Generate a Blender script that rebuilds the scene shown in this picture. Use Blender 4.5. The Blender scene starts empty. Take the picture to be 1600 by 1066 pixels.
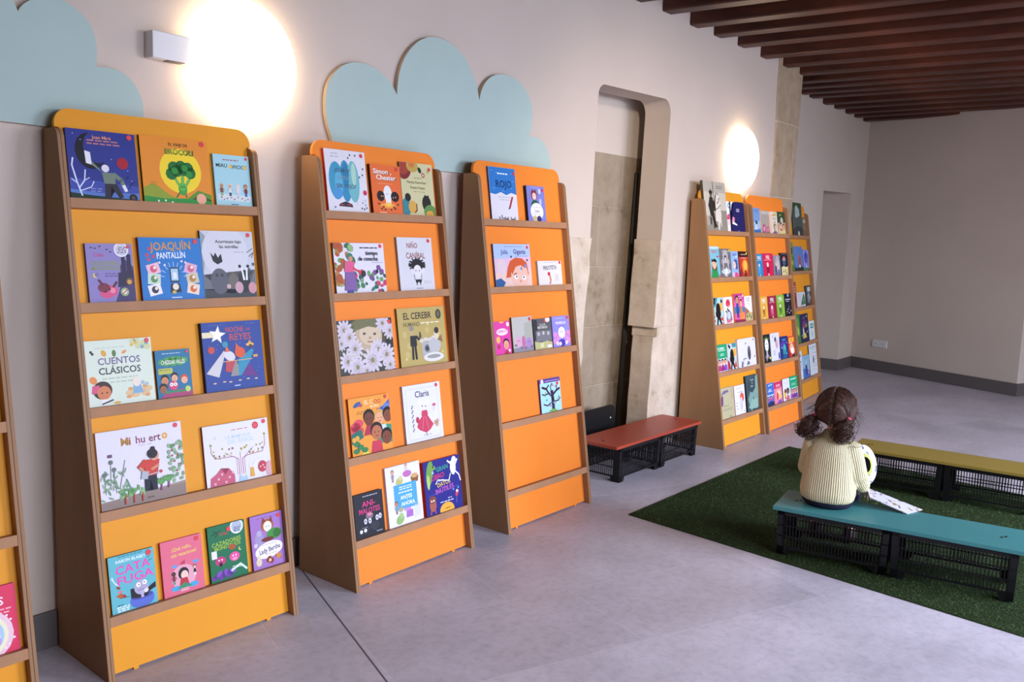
import bpy, bmesh, math, random
import numpy as np
from mathutils import Vector, Matrix
random.seed(7)
PI = math.pi
scene = bpy.context.scene
COL = scene.collection

# ------------------------------------------------------------------ camera
cam_data = bpy.data.cameras.new('camera')
cam_data.sensor_width = 36.0
cam_data.sensor_fit = 'HORIZONTAL'
cam_data.lens = 1374.73 / 1600 * 36
cam_data.clip_start = 0.05
cam = bpy.data.objects.new('camera', cam_data)
COL.objects.link(cam)
R_, U_, F_ = (0.61578, -0.78712, 0.03558), (0.07592, 0.10423, 0.99165), (0.78426, 0.60793, -0.12394)
cam.matrix_world = Matrix(((R_[0], U_[0], -F_[0], 0), (R_[1], U_[1], -F_[1], 0),
                           (R_[2], U_[2], -F_[2], 1.5032), (0, 0, 0, 1)))
scene.camera = cam

# ------------------------------------------------------------------ view and world
scene.view_settings.view_transform = 'Standard'
scene.view_settings.look = 'None'
scene.view_settings.exposure = 0.08
scene.view_settings.gamma = 1.0
scene.view_settings.use_curve_mapping = False
world = bpy.data.worlds.new('world')
scene.world = world
world.use_nodes = True
wbg = world.node_tree.nodes['Background']
wbg.inputs[0].default_value = (0.62, 0.74, 1.0, 1)
wbg.inputs[1].default_value = 1.0

# ------------------------------------------------------------------ daylight through the windows of the wall opposite the racks
WIN_Y = -3.2
WINDOWS = [(1.7, 2.4, 0.25, 2.65, 360), (5.5, 2.6, 0.25, 2.65, 630)]      # centre x, width, sill z, head z, watts
def area_light(name, loc, rot, sx, sy, watts, col):
    l = bpy.data.lights.new(name, 'AREA')
    l.shape = 'RECTANGLE'; l.size = sx; l.size_y = sy; l.energy = watts; l.color = col
    o = bpy.data.objects.new(name, l); COL.objects.link(o)
    o.location = loc; o.rotation_euler = rot
    return o
for wx, ww, z0, z1, watts in WINDOWS:
    a_ = area_light('window_daylight', (wx, WIN_Y - 0.55, (z0 + z1) / 2 + 0.55), (math.radians(31), 0, 0), ww, z1 - z0, watts, (0.74, 0.80, 1.0))
    a_.data.spread = math.radians(150)

# two unseen warm spots added to brighten the alcove and the far racks
for loc, to, watts, cone in (((0.6, -1.0, 2.85), (5.5, 3.0, 1.5), 950, 28), ((2.6, -2.4, 2.85), (9.5, 3.2, 1.7), 170, 38)):
    l = bpy.data.lights.new('fill_spot', 'SPOT'); l.energy = watts; l.color = (1.0, 0.84, 0.68); l.spot_size = math.radians(cone); l.spot_blend = 1.0; l.shadow_soft_size = 0.15
    o = bpy.data.objects.new('fill_spot', l); COL.objects.link(o); o.location = loc
    o.rotation_euler = (Vector(to) - Vector(loc)).to_track_quat('-Z', 'Y').to_euler()

# ------------------------------------------------------------------ helpers
def srgb(h):
    h = h.lstrip('#')
    if len(h) == 3: h = ''.join(c * 2 for c in h)
    c = [int(h[i:i + 2], 16) / 255 for i in (0, 2, 4)]
    return tuple(x / 12.92 if x <= 0.04045 else ((x + 0.055) / 1.055) ** 2.4 for x in c)

def tag(o, label=None, cat=None, group=None, kind=None):
    if label: o['label'] = label
    if cat: o['category'] = cat
    if group: o['group'] = group
    if kind: o['kind'] = kind
    return o

def empty(name, loc=(0, 0, 0), rz=0.0):
    o = bpy.data.objects.new(name, None); COL.objects.link(o)
    o.empty_display_size = 0.1
    o.location = loc; o.rotation_euler = (0, 0, rz)
    return o

def obj(name, bm, mats, parent=None, smooth=False, bevel=0.0, matrix=None):
    me = bpy.data.meshes.new(name)
    bmesh.ops.recalc_face_normals(bm, faces=bm.faces)
    if smooth:
        for f in bm.faces: f.smooth = True
    bm.to_mesh(me); bm.free()
    for m in (mats if isinstance(mats, (list, tuple)) else [mats]): me.materials.append(m)
    o = bpy.data.objects.new(name, me); COL.objects.link(o)
    if parent: o.parent = parent
    if matrix is not None: o.matrix_local = matrix
    if bevel:
        b = o.modifiers.new('bevel', 'BEVEL'); b.width = bevel; b.segments = 2; b.limit_method = 'ANGLE'; b.angle_limit = 0.6
        b.harden_normals = False
    return o

def copy_tree(o, parent=None):
    c = o.copy(); COL.objects.link(c)
    if parent: c.parent = parent
    for ch in list(o.children): copy_tree(ch, c)
    return c

def box(bm, x0, y0, z0, x1, y1, z1, M=None, mi=0):
    vs = [Vector((x, y, z)) for z in (z0, z1) for y in (y0, y1) for x in (x0, x1)]
    if M: vs = [M @ v for v in vs]
    v = [bm.verts.new(p) for p in vs]
    for q in ((0, 2, 3, 1), (4, 5, 7, 6), (0, 1, 5, 4), (1, 3, 7, 5), (3, 2, 6, 7), (2, 0, 4, 6)):
        f = bm.faces.new([v[i] for i in q]); f.material_index = mi
    return v

def prism(bm, pts, axis, a, b, M=None, mi=0):
    """pts: 2D outline; extruded along axis ('x','y' or 'z') from a to b"""
    def P(p, t):
        v = {'x': (t, p[0], p[1]), 'y': (p[0], t, p[1]), 'z': (p[0], p[1], t)}[axis]
        v = Vector(v)
        return M @ v if M else v
    lo = [bm.verts.new(P(p, a)) for p in pts]; hi = [bm.verts.new(P(p, b)) for p in pts]
    n = len(pts)
    fs = [bm.faces.new(lo), bm.faces.new(hi[::-1])]
    for i in range(n): fs.append(bm.faces.new((lo[i], lo[(i + 1) % n], hi[(i + 1) % n], hi[i])))
    for f in fs: f.material_index = mi

def loft(bm, rings, cap=True, mi=0):
    vs = [[bm.verts.new(p) for p in r] for r in rings]
    n = len(vs[0])
    for a, b in zip(vs, vs[1:]):
        for i in range(n):
            f = bm.faces.new((a[i], a[(i + 1) % n], b[(i + 1) % n], b[i])); f.material_index = mi
    if cap:
        for r in (vs[0], vs[-1]):
            f = bm.faces.new(r); f.material_index = mi
    return vs

def tube(bm, pts, rad, n=8, mi=0, cap=True):
    pts = [Vector(p) for p in pts]
    rads = rad if isinstance(rad, (list, tuple)) else [rad] * len(pts)
    rings = []; prev = None
    for i, p in enumerate(pts):
        t = (pts[min(i + 1, len(pts) - 1)] - pts[max(i - 1, 0)]).normalized()
        if prev is None:
            a = t.cross(Vector((0, 0, 1)));
            if a.length < 1e-3: a = t.cross(Vector((1, 0, 0)))
            a.normalize()
        else:
            a = (prev - t * prev.dot(t));
            if a.length < 1e-5: a = t.orthogonal()
            a.normalize()
        prev = a; b = t.cross(a)
        rings.append([p + (a * math.cos(2 * PI * k / n) + b * math.sin(2 * PI * k / n)) * rads[i] for k in range(n)])
    loft(bm, rings, cap, mi)

def ellipsoid(bm, c, r, M=None, seg=20, rings=12, mi=0):
    c = Vector(c)
    R = []
    for j in range(1, rings):
        th = PI * j / rings
        R.append([c + Vector((r[0] * math.sin(th) * math.cos(2 * PI * k / seg), r[1] * math.sin(th) * math.sin(2 * PI * k / seg), r[2] * math.cos(th))) for k in range(seg)])
    if M: R = [[M @ v for v in q] for q in R]
    loft(bm, R, True, mi)

def rounded(pts, rad, seg=6):
    """round chosen corners: pts list of (x, y, r)"""
    out = []; n = len(pts)
    for i, p in enumerate(pts):
        r = p[2] if len(p) > 2 else rad
        P = Vector(p[:2])
        if r <= 0: out.append(tuple(P)); continue
        A = Vector(pts[i - 1][:2]) - P; B = Vector(pts[(i + 1) % n][:2]) - P
        A.normalize(); B.normalize()
        ang = A.angle(B); d = r / math.tan(ang / 2)
        c = P + (A + B).normalized() * (r / math.sin(ang / 2))
        s = P + A * d; e = P + B * d
        a0 = math.atan2(*(s - c).yx); a1 = math.atan2(*(e - c).yx)
        while a1 - a0 > PI: a1 -= 2 * PI
        while a1 - a0 < -PI: a1 += 2 * PI
        for k in range(seg + 1):
            a = a0 + (a1 - a0) * k / seg
            out.append((c.x + r * math.cos(a), c.y + r * math.sin(a)))
    return out

# ------------------------------------------------------------------ materials
class NT:
    def __init__(s, name):
        s.m = bpy.data.materials.new(name); s.m.use_nodes = True
        s.t = s.m.node_tree; s.b = s.t.nodes['Principled BSDF']
    def n(s, typ, **kw):
        nd = s.t.nodes.new(typ)
        for k, v in kw.items():
            if k == 'i':
                for kk, vv in v.items(): nd.inputs[kk].default_value = vv
            else: setattr(nd, k, v)
        return nd
    def l(s, a, b): s.t.links.new(a, b)
    def set(s, **kw):
        for k, v in kw.items(): s.b.inputs[k.replace('_', ' ')].default_value = v
    def coords(s, scale=(1, 1, 1), rot=(0, 0, 0), out='Object'):
        tc = s.n('ShaderNodeTexCoord'); mp = s.n('ShaderNodeMapping')
        mp.inputs['Scale'].default_value = scale; mp.inputs['Rotation'].default_value = rot
        s.l(tc.outputs[out], mp.inputs['Vector']); return mp.outputs[0]
    def ramp(s, fac, stops):
        r = s.n('ShaderNodeValToRGB'); e = r.color_ramp.elements
        while len(e) < len(stops): e.new(0.5)
        for k, (p, c) in enumerate(stops): e[k].position = p; e[k].color = (*c, 1)
        s.l(fac, r.inputs[0]); return r.outputs[0]
    def bump(s, h, strength=0.3, dist=0.01):
        b = s.n('ShaderNodeBump'); b.inputs['Strength'].default_value = strength; b.inputs['Distance'].default_value = dist
        s.l(h, b.inputs['Height']); s.l(b.outputs[0], s.b.inputs['Normal']); return b

def mul(c, k): return tuple(x * k for x in c)

def plain(name, hexc, rough=0.6, spec=0.5, var=0.04, scale=6.0, bump=0.0, metallic=0.0):
    t = NT(name); c = srgb(hexc)
    v = t.coords((scale,) * 3); nz = t.n('ShaderNodeTexNoise', i={'Scale': 1.0, 'Detail': 4.0}); t.l(v, nz.inputs['Vector'])
    t.l(t.ramp(nz.outputs['Fac'], [(0.3, mul(c, 1 - var)), (0.7, mul(c, 1 + var))]), t.b.inputs['Base Color'])
    t.set(Roughness=rough, Metallic=metallic); t.b.inputs['Specular IOR Level'].default_value = spec
    if bump: t.bump(nz.outputs['Fac'], bump, 0.01)
    return t.m

def mat_plaster(name, hexc):
    t = NT(name); c = srgb(hexc)
    v = t.coords(); a = t.n('ShaderNodeTexNoise', i={'Scale': 1.3, 'Detail': 3.0}); t.l(v, a.inputs['Vector'])
    b = t.n('ShaderNodeTexNoise', i={'Scale': 40.0, 'Detail': 5.0}); t.l(v, b.inputs['Vector'])
    t.l(t.ramp(a.outputs['Fac'], [(0.3, mul(c, 0.96)), (0.7, mul(c, 1.03))]), t.b.inputs['Base Color'])
    t.set(Roughness=0.9); t.b.inputs['Specular IOR Level'].default_value = 0.2
    t.bump(b.outputs['Fac'], 0.12, 0.004); return t.m

def mat_stone(name, c0, c1, bw=0.55, bh=0.42, rot=(PI / 2, 0, 0)):
    t = NT(name)
    v = t.coords((1, 1, 1), rot)
    br = t.n('ShaderNodeTexBrick', i={'Scale': 1.0, 'Mortar Size': 0.006, 'Mortar Smooth': 0.4, 'Brick Width': bw, 'Row Height': bh, 'Bias': 0.0})
    br.inputs['Color1'].default_value = (*mul(srgb(c0), 0.92), 1); br.inputs['Color2'].default_value = (*mul(srgb(c0), 1.08), 1)
    br.inputs['Mortar'].default_value = (*srgb(c1), 1)
    nd = t.n('ShaderNodeTexNoise', i={'Scale': 3.0, 'Detail': 3.0}); vv = t.coords(); t.l(vv, nd.inputs['Vector'])
    mixv = t.n('ShaderNodeMixRGB', blend_type='ADD', i={'Fac': 0.03}); t.l(v, mixv.inputs[1]); t.l(nd.outputs['Color'], mixv.inputs[2])
    t.l(mixv.outputs[0], br.inputs['Vector'])
    a = t.n('ShaderNodeTexNoise', i={'Scale': 7.0, 'Detail': 8.0, 'Roughness': 0.65}); t.l(vv, a.inputs['Vector'])
    g = t.ramp(a.outputs['Fac'], [(0.26, (0.55, 0.50, 0.44)), (0.40, (0.88, 0.86, 0.82)), (0.56, (1, 1, 1)), (0.75, (1.15, 1.12, 1.06))])
    mx = t.n('ShaderNodeMixRGB', blend_type='MULTIPLY', i={'Fac': 1.0}); t.l(br.outputs['Color'], mx.inputs[1]); t.l(g, mx.inputs[2])
    t.l(mx.outputs[0], t.b.inputs['Base Color'])
    t.set(Roughness=0.9); t.b.inputs['Specular IOR Level'].default_value = 0.2
    ad = t.n('ShaderNodeMath', operation='SUBTRACT'); t.l(a.outputs['Fac'], ad.inputs[0]); t.l(br.outputs['Fac'], ad.inputs[1])
    t.bump(ad.outputs[0], 0.6, 0.012); return t.m

def mat_floor():
    t = NT('floor_tile')
    tc = t.n('ShaderNodeTexCoord'); mp = t.n('ShaderNodeMapping')
    mp.vector_type = 'POINT'; mp.inputs['Rotation'].default_value = (0, 0, math.radians(22.3)); mp.inputs['Location'].default_value = (-1.075, -2.97, 0)
    t.l(tc.outputs['Object'], mp.inputs['Vector'])
    br = t.n('ShaderNodeTexBrick', i={'Scale': 1.0, 'Mortar Size': 0.0016, 'Mortar Smooth': 0.1, 'Brick Width': 0.95, 'Row Height': 0.52, 'Bias': 0.0})
    br.offset = 0.3; br.offset_frequency = 2
    c = srgb('#bbb5be')
    br.inputs['Color1'].default_value = (*mul(c, 0.91), 1); br.inputs['Color2'].default_value = (*mul(c, 1.07), 1)
    br.inputs['Mortar'].default_value = (*mul(c, 1.15), 1)
    t.l(mp.outputs[0], br.inputs['Vector'])
    v = t.coords()
    a = t.n('ShaderNodeTexNoise', i={'Scale': 2.2, 'Detail': 7.0, 'Roughness': 0.6}); t.l(v, a.inputs['Vector'])
    b = t.n('ShaderNodeTexNoise', i={'Scale': 26.0, 'Detail': 6.0, 'Roughness': 0.7}); t.l(v, b.inputs['Vector'])
    g = t.ramp(a.outputs['Fac'], [(0.3, (0.78, 0.78, 0.79)), (0.7, (1.1, 1.1, 1.1))])
    g2 = t.ramp(b.outputs['Fac'], [(0.25, (0.80, 0.80, 0.80)), (0.55, (1.04, 1.04, 1.04))])
    m1 = t.n('ShaderNodeMixRGB', blend_type='MULTIPLY', i={'Fac': 1.0}); t.l(br.outputs['Color'], m1.inputs[1]); t.l(g, m1.inputs[2])
    m2 = t.n('ShaderNodeMixRGB', blend_type='MULTIPLY', i={'Fac': 1.0}); t.l(m1.outputs[0], m2.inputs[1]); t.l(g2, m2.inputs[2])
    t.l(m2.outputs[0], t.b.inputs['Base Color'])
    rr = t.n('ShaderNodeMapRange', i={1: 0.3, 2: 0.7, 3: 0.38, 4: 0.52}); t.l(a.outputs['Fac'], rr.inputs[0]); t.l(rr.outputs[0], t.b.inputs['Roughness'])
    t.b.inputs['Specular IOR Level'].default_value = 0.5
    t.bump(b.outputs['Fac'], 0.08, 0.003); return t.m

def mat_wood(name, c0, c1, scale=(14, 1.2, 14), rough=0.55):
    t = NT(name); v = t.coords(scale)
    a = t.n('ShaderNodeTexNoise', i={'Scale': 1.0, 'Detail': 6.0, 'Roughness': 0.6, 'Distortion': 0.6}); t.l(v, a.inputs['Vector'])
    t.l(t.ramp(a.outputs['Fac'], [(0.3, srgb(c0)), (0.72, srgb(c1))]), t.b.inputs['Base Color'])
    t.set(Roughness=rough); t.bump(a.outputs['Fac'], 0.15, 0.004); return t.m

def mat_panel(name, c, dark, line_x):
    """brown board whose cut edge shows the seam of two glued layers at local x = line_x"""
    t = NT(name); v = t.coords((9, 9, 1.1))
    a = t.n('ShaderNodeTexNoise', i={'Scale': 1.0, 'Detail': 5.0, 'Roughness': 0.6}); t.l(v, a.inputs['Vector'])
    base = t.ramp(a.outputs['Fac'], [(0.3, mul(srgb(c), 0.9)), (0.7, mul(srgb(c), 1.08))])
    if line_x:
        tc = t.n('ShaderNodeTexCoord'); sp = t.n('ShaderNodeSeparateXYZ'); t.l(tc.outputs['Object'], sp.inputs[0])
        s = t.n('ShaderNodeMath', operation='SUBTRACT', i={1: line_x}); t.l(sp.outputs[0], s.inputs[0])
        ab = t.n('ShaderNodeMath', operation='ABSOLUTE'); t.l(s.outputs[0], ab.inputs[0])
        lt = t.n('ShaderNodeMath', operation='LESS_THAN', i={1: 0.0011}); t.l(ab.outputs[0], lt.inputs[0])
        mx = t.n('ShaderNodeMixRGB'); t.l(lt.outputs[0], mx.inputs[0]); t.l(base, mx.inputs[1]); mx.inputs[2].default_value = (*srgb(dark), 1)
        base = mx.outputs[0]
    t.l(base, t.b.inputs['Base Color']); t.set(Roughness=0.55); t.b.inputs['Specular IOR Level'].default_value = 0.2; return t.m

def mat_emit(name, col, strength):
    t = NT(name); t.set(Roughness=0.4); t.b.inputs['Base Color'].default_value = (0.9, 0.88, 0.85, 1)
    t.b.inputs['Emission Color'].default_value = (*col, 1); t.b.inputs['Emission Strength'].default_value = strength
    return t.m

M = {}
M['wall'] = mat_plaster('white_plaster', '#c6b8ab')
M['wall2'] = mat_plaster('grey_white_plaster', '#c8bcaf')
M['stone'] = mat_stone('limestone_block', '#998b78', '#a99c88')
M['stone_light'] = mat_stone('pale_limestone', '#cdbfae', '#d8cdbf', 3.0, 2.0)
M['column'] = mat_stone('pillar_limestone', '#a6937b', '#c3b49c', 1.4, 0.62)
M['floor'] = mat_floor()
M['joint'] = plain('floor_joint_rubber', '#55505a', 0.8)
M['base'] = plain('grey_baseboard', '#5d5856', 0.5)
M['beam'] = mat_wood('dark_stained_timber', '#2a1008', '#5f2d19', (1.5, 0.5, 9), 0.5)
M['plank'] = mat_wood('dark_ceiling_boards', '#1d0e0a', '#3a1d13', (8, 0.7, 8), 0.7)
M['brown'] = mat_panel('brown_board', '#95704f', '#4a3424', 0.011)
M['brown_plain'] = mat_panel('brown_lip', '#a67a58', '#4a3020', 0)
M['yel'] = plain('amber_lacquer', '#df9526', 0.5, 0.2, 0.02)
M['org'] = plain('orange_lacquer', '#e8832e', 0.5, 0.2, 0.02)
M['cloud'] = plain('pale_teal_paint', '#a8bcb4', 0.7, 0.3, 0.02)
M['cloud_edge'] = plain('raw_board_edge', '#cdb596', 0.8)
M['white'] = plain('white_plastic', '#d8d6d4', 0.4, 0.5, 0.01)
M['black'] = plain('black_plastic', '#0c0d10', 0.45, 0.35, 0.1)
M['black_metal'] = plain('black_painted_metal', '#151316', 0.45)
M['lamp'] = mat_emit('lit_opal_glass', (1.0, 0.76, 0.50), 12.0)
M['glass'] = NT('window_glass').m
_g = M['glass'].node_tree.nodes['Principled BSDF']; _g.inputs['Transmission Weight'].default_value = 1.0; _g.inputs['Roughness'].default_value = 0.0; _g.inputs['IOR'].default_value = 1.01

# ------------------------------------------------------------------ the room
def struct(name, bm, m, label=None, **kw):
    o = obj(name, bm, m, **kw); o['kind'] = 'structure'
    if label: o['label'] = label
    return o

TH = -0.0177         # the wall behind the racks is slightly askew: its own frame has x along it, y into it
WM = Matrix.Translation((0, 3.0691, 0)) @ Matrix.Rotation(TH, 4, 'Z')
def on_wall(o, x, z): o.matrix_local = WM @ Matrix.Translation((x, 0, z)); return o
WY = 0.0
WF = 3.28            # face of the wall beyond the stone pillar
XS = 7.71            # where it steps back
BW0 = Vector((11.03, 3.28)); BWD = Vector((-0.745, -1.852)).normalized(); BWL = 2.06
BW1 = BW0 + BWD * BWL
def CZ(x): return 2.973 - 0.0093 * (x - 5.3)      # underside of the beams

bm = bmesh.new(); box(bm, -3.2, -3.4, -0.1, 12.6, 4.2, 0.0)
struct('floor', bm, M['floor'])
# straight movement joint cut across the tiles
d = Vector((-0.399, -0.917, 0)); n = Vector((0.917, -0.399, 0)) * 0.003
a = Vector((2.385, 2.98, 0)); b = a + d * 5.6
bm = bmesh.new()
vs = [bm.verts.new(p + Vector((0, 0, z))) for z in (-0.001, 0.0006) for p in (a - n, a + n, b + n, b - n)]
for q in ((0, 1, 2, 3), (4, 5, 6, 7), (0, 1, 5, 4), (1, 2, 6, 5), (2, 3, 7, 6), (3, 0, 4, 7)): bm.faces.new([vs[i] for i in q])
struct('trim_1', bm, M['joint'], 'dark straight expansion joint crossing the floor tiles')

# wall behind the racks, with the alcove opening
top = rounded([(4.605, 1.48, 0), (4.624, 2.411, 0.07), (5.52, 2.43, 0.09), (5.487, 1.48, 0)], 0, 8)[1:-1]
poly = [(-3.2, 0), (4.509, 0), (4.528, 0.86), (4.605, 1.48)] + top + [(5.487, 1.48), (5.51, 1.40), (5.51, 0), (XS, 0), (XS, 3.4), (-3.2, 3.4)]
bm = bmesh.new(); prism(bm, poly, 'y', WY, WY + 0.2)
struct('wall_back', bm, M['wall'], matrix=WM)
# the chamber seen through the opening
bm = bmesh.new()
box(bm, 3.9, 0.345, 0, 5.95, 0.50, 2.06); box(bm, 3.8, 0.20, 0, 3.9, 0.50, 2.06)
struct('wall_alcove', bm, M['stone'], matrix=WM)
bm = bmesh.new()
box(bm, 3.9, 0.345, 2.06, 5.95, 0.50, 2.58); box(bm, 3.8, 0.20, 2.06, 3.9, 0.50, 2.58); box(bm, 3.8, 0.20, 2.50, 5.95, 0.345, 2.58); box(bm, 5.79, 0.20, 0, 5.95, 0.345, 2.50)
struct('wall_alcove_upper', bm, M['wall2'], matrix=WM)
# stone jambs of the opening
def jag(x, z0, z1, n, amp, sgn=1):
    return [(x(z0 + (z1 - z0) * k / n) + random.uniform(-amp, amp) * sgn, z0 + (z1 - z0) * k / n) for k in range(n + 1)]
xr = lambda z: 5.42 + (5.487 - 5.42) * z / 1.48 - 0.012
xo = lambda z: 5.822 + (5.741 - 5.822) * z / 1.48
bm = bmesh.new()
lo = jag(xr, 0.0, 0.80, 7, 0.006); prism(bm, lo + [(xo(0.80), 0.80), (xo(0), 0.0)], 'y', WY - 0.004, WY + 0.165)
up = jag(xr, 0.865, 1.478, 6, 0.006); prism(bm, up + [(xo(1.478), 1.478), (xo(0.865), 0.865)], 'y', WY - 0.006, WY + 0.21)
prism(bm, [(xr(0.8) + 0.05, 0.79), (xr(0.87) + 0.05, 0.87), (xo(0.87) - .002, 0.87), (xo(0.8) - .002, 0.79)], 'y', WY - 0.002, WY + 0.205)
struct('trim_2', bm, M['stone_light'], 'pale limestone blocks on the right jamb of the alcove', bevel=0.004, matrix=WM)
xl = lambda z: 4.509 + 0.096 * z / 1.48 + 0.012
bm = bmesh.new(); prism(bm, jag(xl, 0, 1.478, 14, 0.014) + [(4.10, 1.478), (4.10, 0)], 'y', WY - 0.005, WY + 0.21)
struct('trim_3', bm, M['stone_light'], 'pale limestone blocks on the left jamb of the alcove', bevel=0.004, matrix=WM)
# exposed stone pillar at the end of the first wall
bm = bmesh.new()
prism(bm, [(7.303, 0), (7.285, 0.7), (7.31, 1.2), (7.28, 1.75), (7.303, 2.2), (7.275, 2.7), (7.27, 3.2), (7.80, 3.2), (7.79, 2.6), (7.77, 2.0), (7.77, 0)], 'y', WY - 0.012, WY + 0.21)
struct('trim_4', bm, M['column'], 'tall exposed limestone pillar at the step in the wall', bevel=0.01, matrix=WM)
# wall beyond the pillar with a doorway niche
poly = [(XS - 0.1, 0), (9.60, 0), (9.60, 2.055), (10.53, 2.075), (10.53, 0), (11.2, 0), (11.2, 3.4), (XS - 0.1, 3.4)]
bm = bmesh.new(); prism(bm, poly, 'y', WF, WF + 0.5); box(bm, 9.4, WF + 0.5, 0, 10.7, WF + 0.6, 2.3); box(bm, XS - 0.1, 3.0, 0, XS, WF, 3.4)
struct('wall_far', bm, M['wall2'])
# end wall, set askew, and its return into the passage
nrm = Vector((-BWD.y, BWD.x)) * -1
if nrm.x < 0: nrm = -nrm
A, B = BW0 - BWD * 0.3, BW1
bm = bmesh.new(); prism(bm, [tuple(A), tuple(B), tuple(B + nrm * 0.9), tuple(A + nrm * 0.9)], 'z', 0, 3.4)
struct('wall_end', bm, M['wall2'])
C2 = B + nrm * 0.6 + BWD * 1.1
bm = bmesh.new(); prism(bm, [tuple(B + BWD * 1.1), tuple(B + BWD * 5.6), tuple(B + BWD * 5.6 + nrm * 0.9), tuple(B + BWD * 1.1 + nrm * 0.9)], 'z', 0, 3.4)
prism(bm, [tuple(B + nrm * 0.9), tuple(B + nrm * 0.95), tuple(B + nrm * 0.95 + BWD * 1.1), tuple(B + nrm * 0.9 + BWD * 1.1)], 'z', 0, 3.4)
struct('wall_end_right', bm, M['wall2'])
# side walls out of view and the window wall
bm = bmesh.new(); box(bm, -3.2, -3.4, 0, -3.0, 3.4, 3.4)
struct('wall_left', bm, M['stone'])
bm = bmesh.new()
xs = sorted([(wx - ww / 2, wx + ww / 2, z0, z1) for wx, ww, z0, z1, _ in WINDOWS])
x = -3.0
for a0, a1, z0, z1 in xs:
    box(bm, x, WIN_Y - 0.2, 0, a0, WIN_Y, 3.4); box(bm, a0, WIN_Y - 0.2, 0, a1, WIN_Y, z0); box(bm, a0, WIN_Y - 0.2, z1, a1, WIN_Y, 3.4); x = a1
box(bm, x, WIN_Y - 0.2, 0, 12.6, WIN_Y, 3.4)
struct('wall_right', bm, M['stone'])
for k, (a0, a1, z0, z1) in enumerate(xs):
    bm = bmesh.new()
    for q in ((a0, z0, a0 + .06, z1), (a1 - .06, z0, a1, z1), (a0, z0, a1, z0 + .06), (a0, z1 - .06, a1, z1), ((a0 + a1) / 2 - .03, z0, (a0 + a1) / 2 + .03, z1)):
        box(bm, q[0], WIN_Y - 0.12, q[1], q[2], WIN_Y - 0.06, q[3])
    w = struct('window_%d' % (k + 1), bm, M['white'])

# baseboards
bm = bmesh.new(); box(bm, -3.0, WY - 0.016, 0, 4.1, WY, 0.13); box(bm, 5.83, WY - 0.016, 0, 7.26, WY, 0.13)
struct('baseboard_back', bm, M['base'], bevel=0.003, matrix=WM)
bm = bmesh.new(); box(bm, XS, WF - 0.018, 0, 9.60, WF, 0.13); box(bm, 10.512, WF - 0.018, 0, 11.02, WF, 0.13); box(bm, 10.512, WF, 0, 10.53, WF + 0.5, 0.13); box(bm, 9.6, WF + 0.48, 0, 10.512, WF + 0.5, 0.13)
struct('baseboard_far', bm, M['base'], bevel=0.003)
q = nrm * -0.018
bm = bmesh.new(); prism(bm, [tuple(BW0 + q), tuple(B + q), tuple(B + nrm * .1), tuple(BW0 + nrm * .1)], 'z', 0, 0.13)
prism(bm, [tuple(B + q), tuple(B + q + BWD * .018), tuple(B + nrm * .9 + BWD * .018), tuple(B + nrm * .9)], 'z', 0, 0.13)
struct('baseboard_end', bm, M['base'], bevel=0.003)

# ceiling boards and beams
bm = bmesh.new(); prism(bm, [(-3.2, CZ(-3.2) + .15), (12.8, CZ(12.8) + .15), (12.8, CZ(12.8) + .2), (-3.2, CZ(-3.2) + .2)], 'y', -3.4, 4.2)
struct('ceiling', bm, M['plank'])
beams = [(x, -88) for x in (-2.6, -2.2, -1.8, -1.4, -1.0, -.6, -.2, .2, .6, 1.0, 1.4, 1.8, 2.25, 2.65, 3.05, 3.45, 3.85, 4.15, 4.55, 4.94, 5.325, 5.71, 6.075, 6.475, 6.90, 7.33, 7.70)]
beams += [(8.10, -88), (8.40, -88), (8.68, -88), (8.96, -89), (9.36, -90), (9.72, -91.5), (10.10, -93), (10.42, -95), (10.76, -98), (11.12, -101)]
bv = []
for x, ang in beams:
    y0 = 3.0691 - .0177 * x + 0.05 if x < 7.75 else WF + 0.05
    bm = bmesh.new()
    L = 6.8
    j = random.uniform(-.006, .006)
    prism(bm, rounded([(0, 0, .012), (0, 0.16, 0), (0.125, 0.16, 0), (0.125, 0, .012)], 0, 3), 'x', 0, L)
    Mx = Matrix.Translation((x, y0, CZ(x) + j)) @ Matrix.Rotation(math.radians(ang), 4, 'Z')
    bm.transform(Matrix.Translation((0, 0, 0)))
    o = struct('ceiling_beam', bm, M['beam'])
    o.matrix_local = Mx
    bv.append(o)

# double wall socket on the end wall
e = Vector((BW0.x, BW0.y, 0)) + Vector((BWD.x, BWD.y, 0)) * 0.40
Ms = Matrix(((BWD.x, nrm.x, 0, e.x), (BWD.y, nrm.y, 0, e.y), (0, 0, 1, 0.33), (0, 0, 0, 1)))
bm = bmesh.new(); box(bm, -0.10, -0.012, -0.045, 0.10, 0.0, 0.045, Ms)
so = obj('wall_socket', bm, M['white'], bevel=0.003)
tag(so, 'white double wall socket low on the grey end wall', 'socket')
for s in (-0.048, 0.048):
    bm = bmesh.new()
    prism(bm, [(s + .028 * math.cos(k * PI / 10), .028 * math.sin(k * PI / 10)) for k in range(20)], 'y', -0.014, -0.011, Ms)
    prism(bm, [(s - .009 + .004 * math.cos(k * PI / 4), .004 * math.sin(k * PI / 4)) for k in range(8)], 'y', -0.0146, -0.0135, Ms, 1)
    prism(bm, [(s + .009 + .004 * math.cos(k * PI / 4), .004 * math.sin(k * PI / 4)) for k in range(8)], 'y', -0.0146, -0.0135, Ms, 1)
    obj('outlet', bm, [M['white'], M['black']], so)

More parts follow.
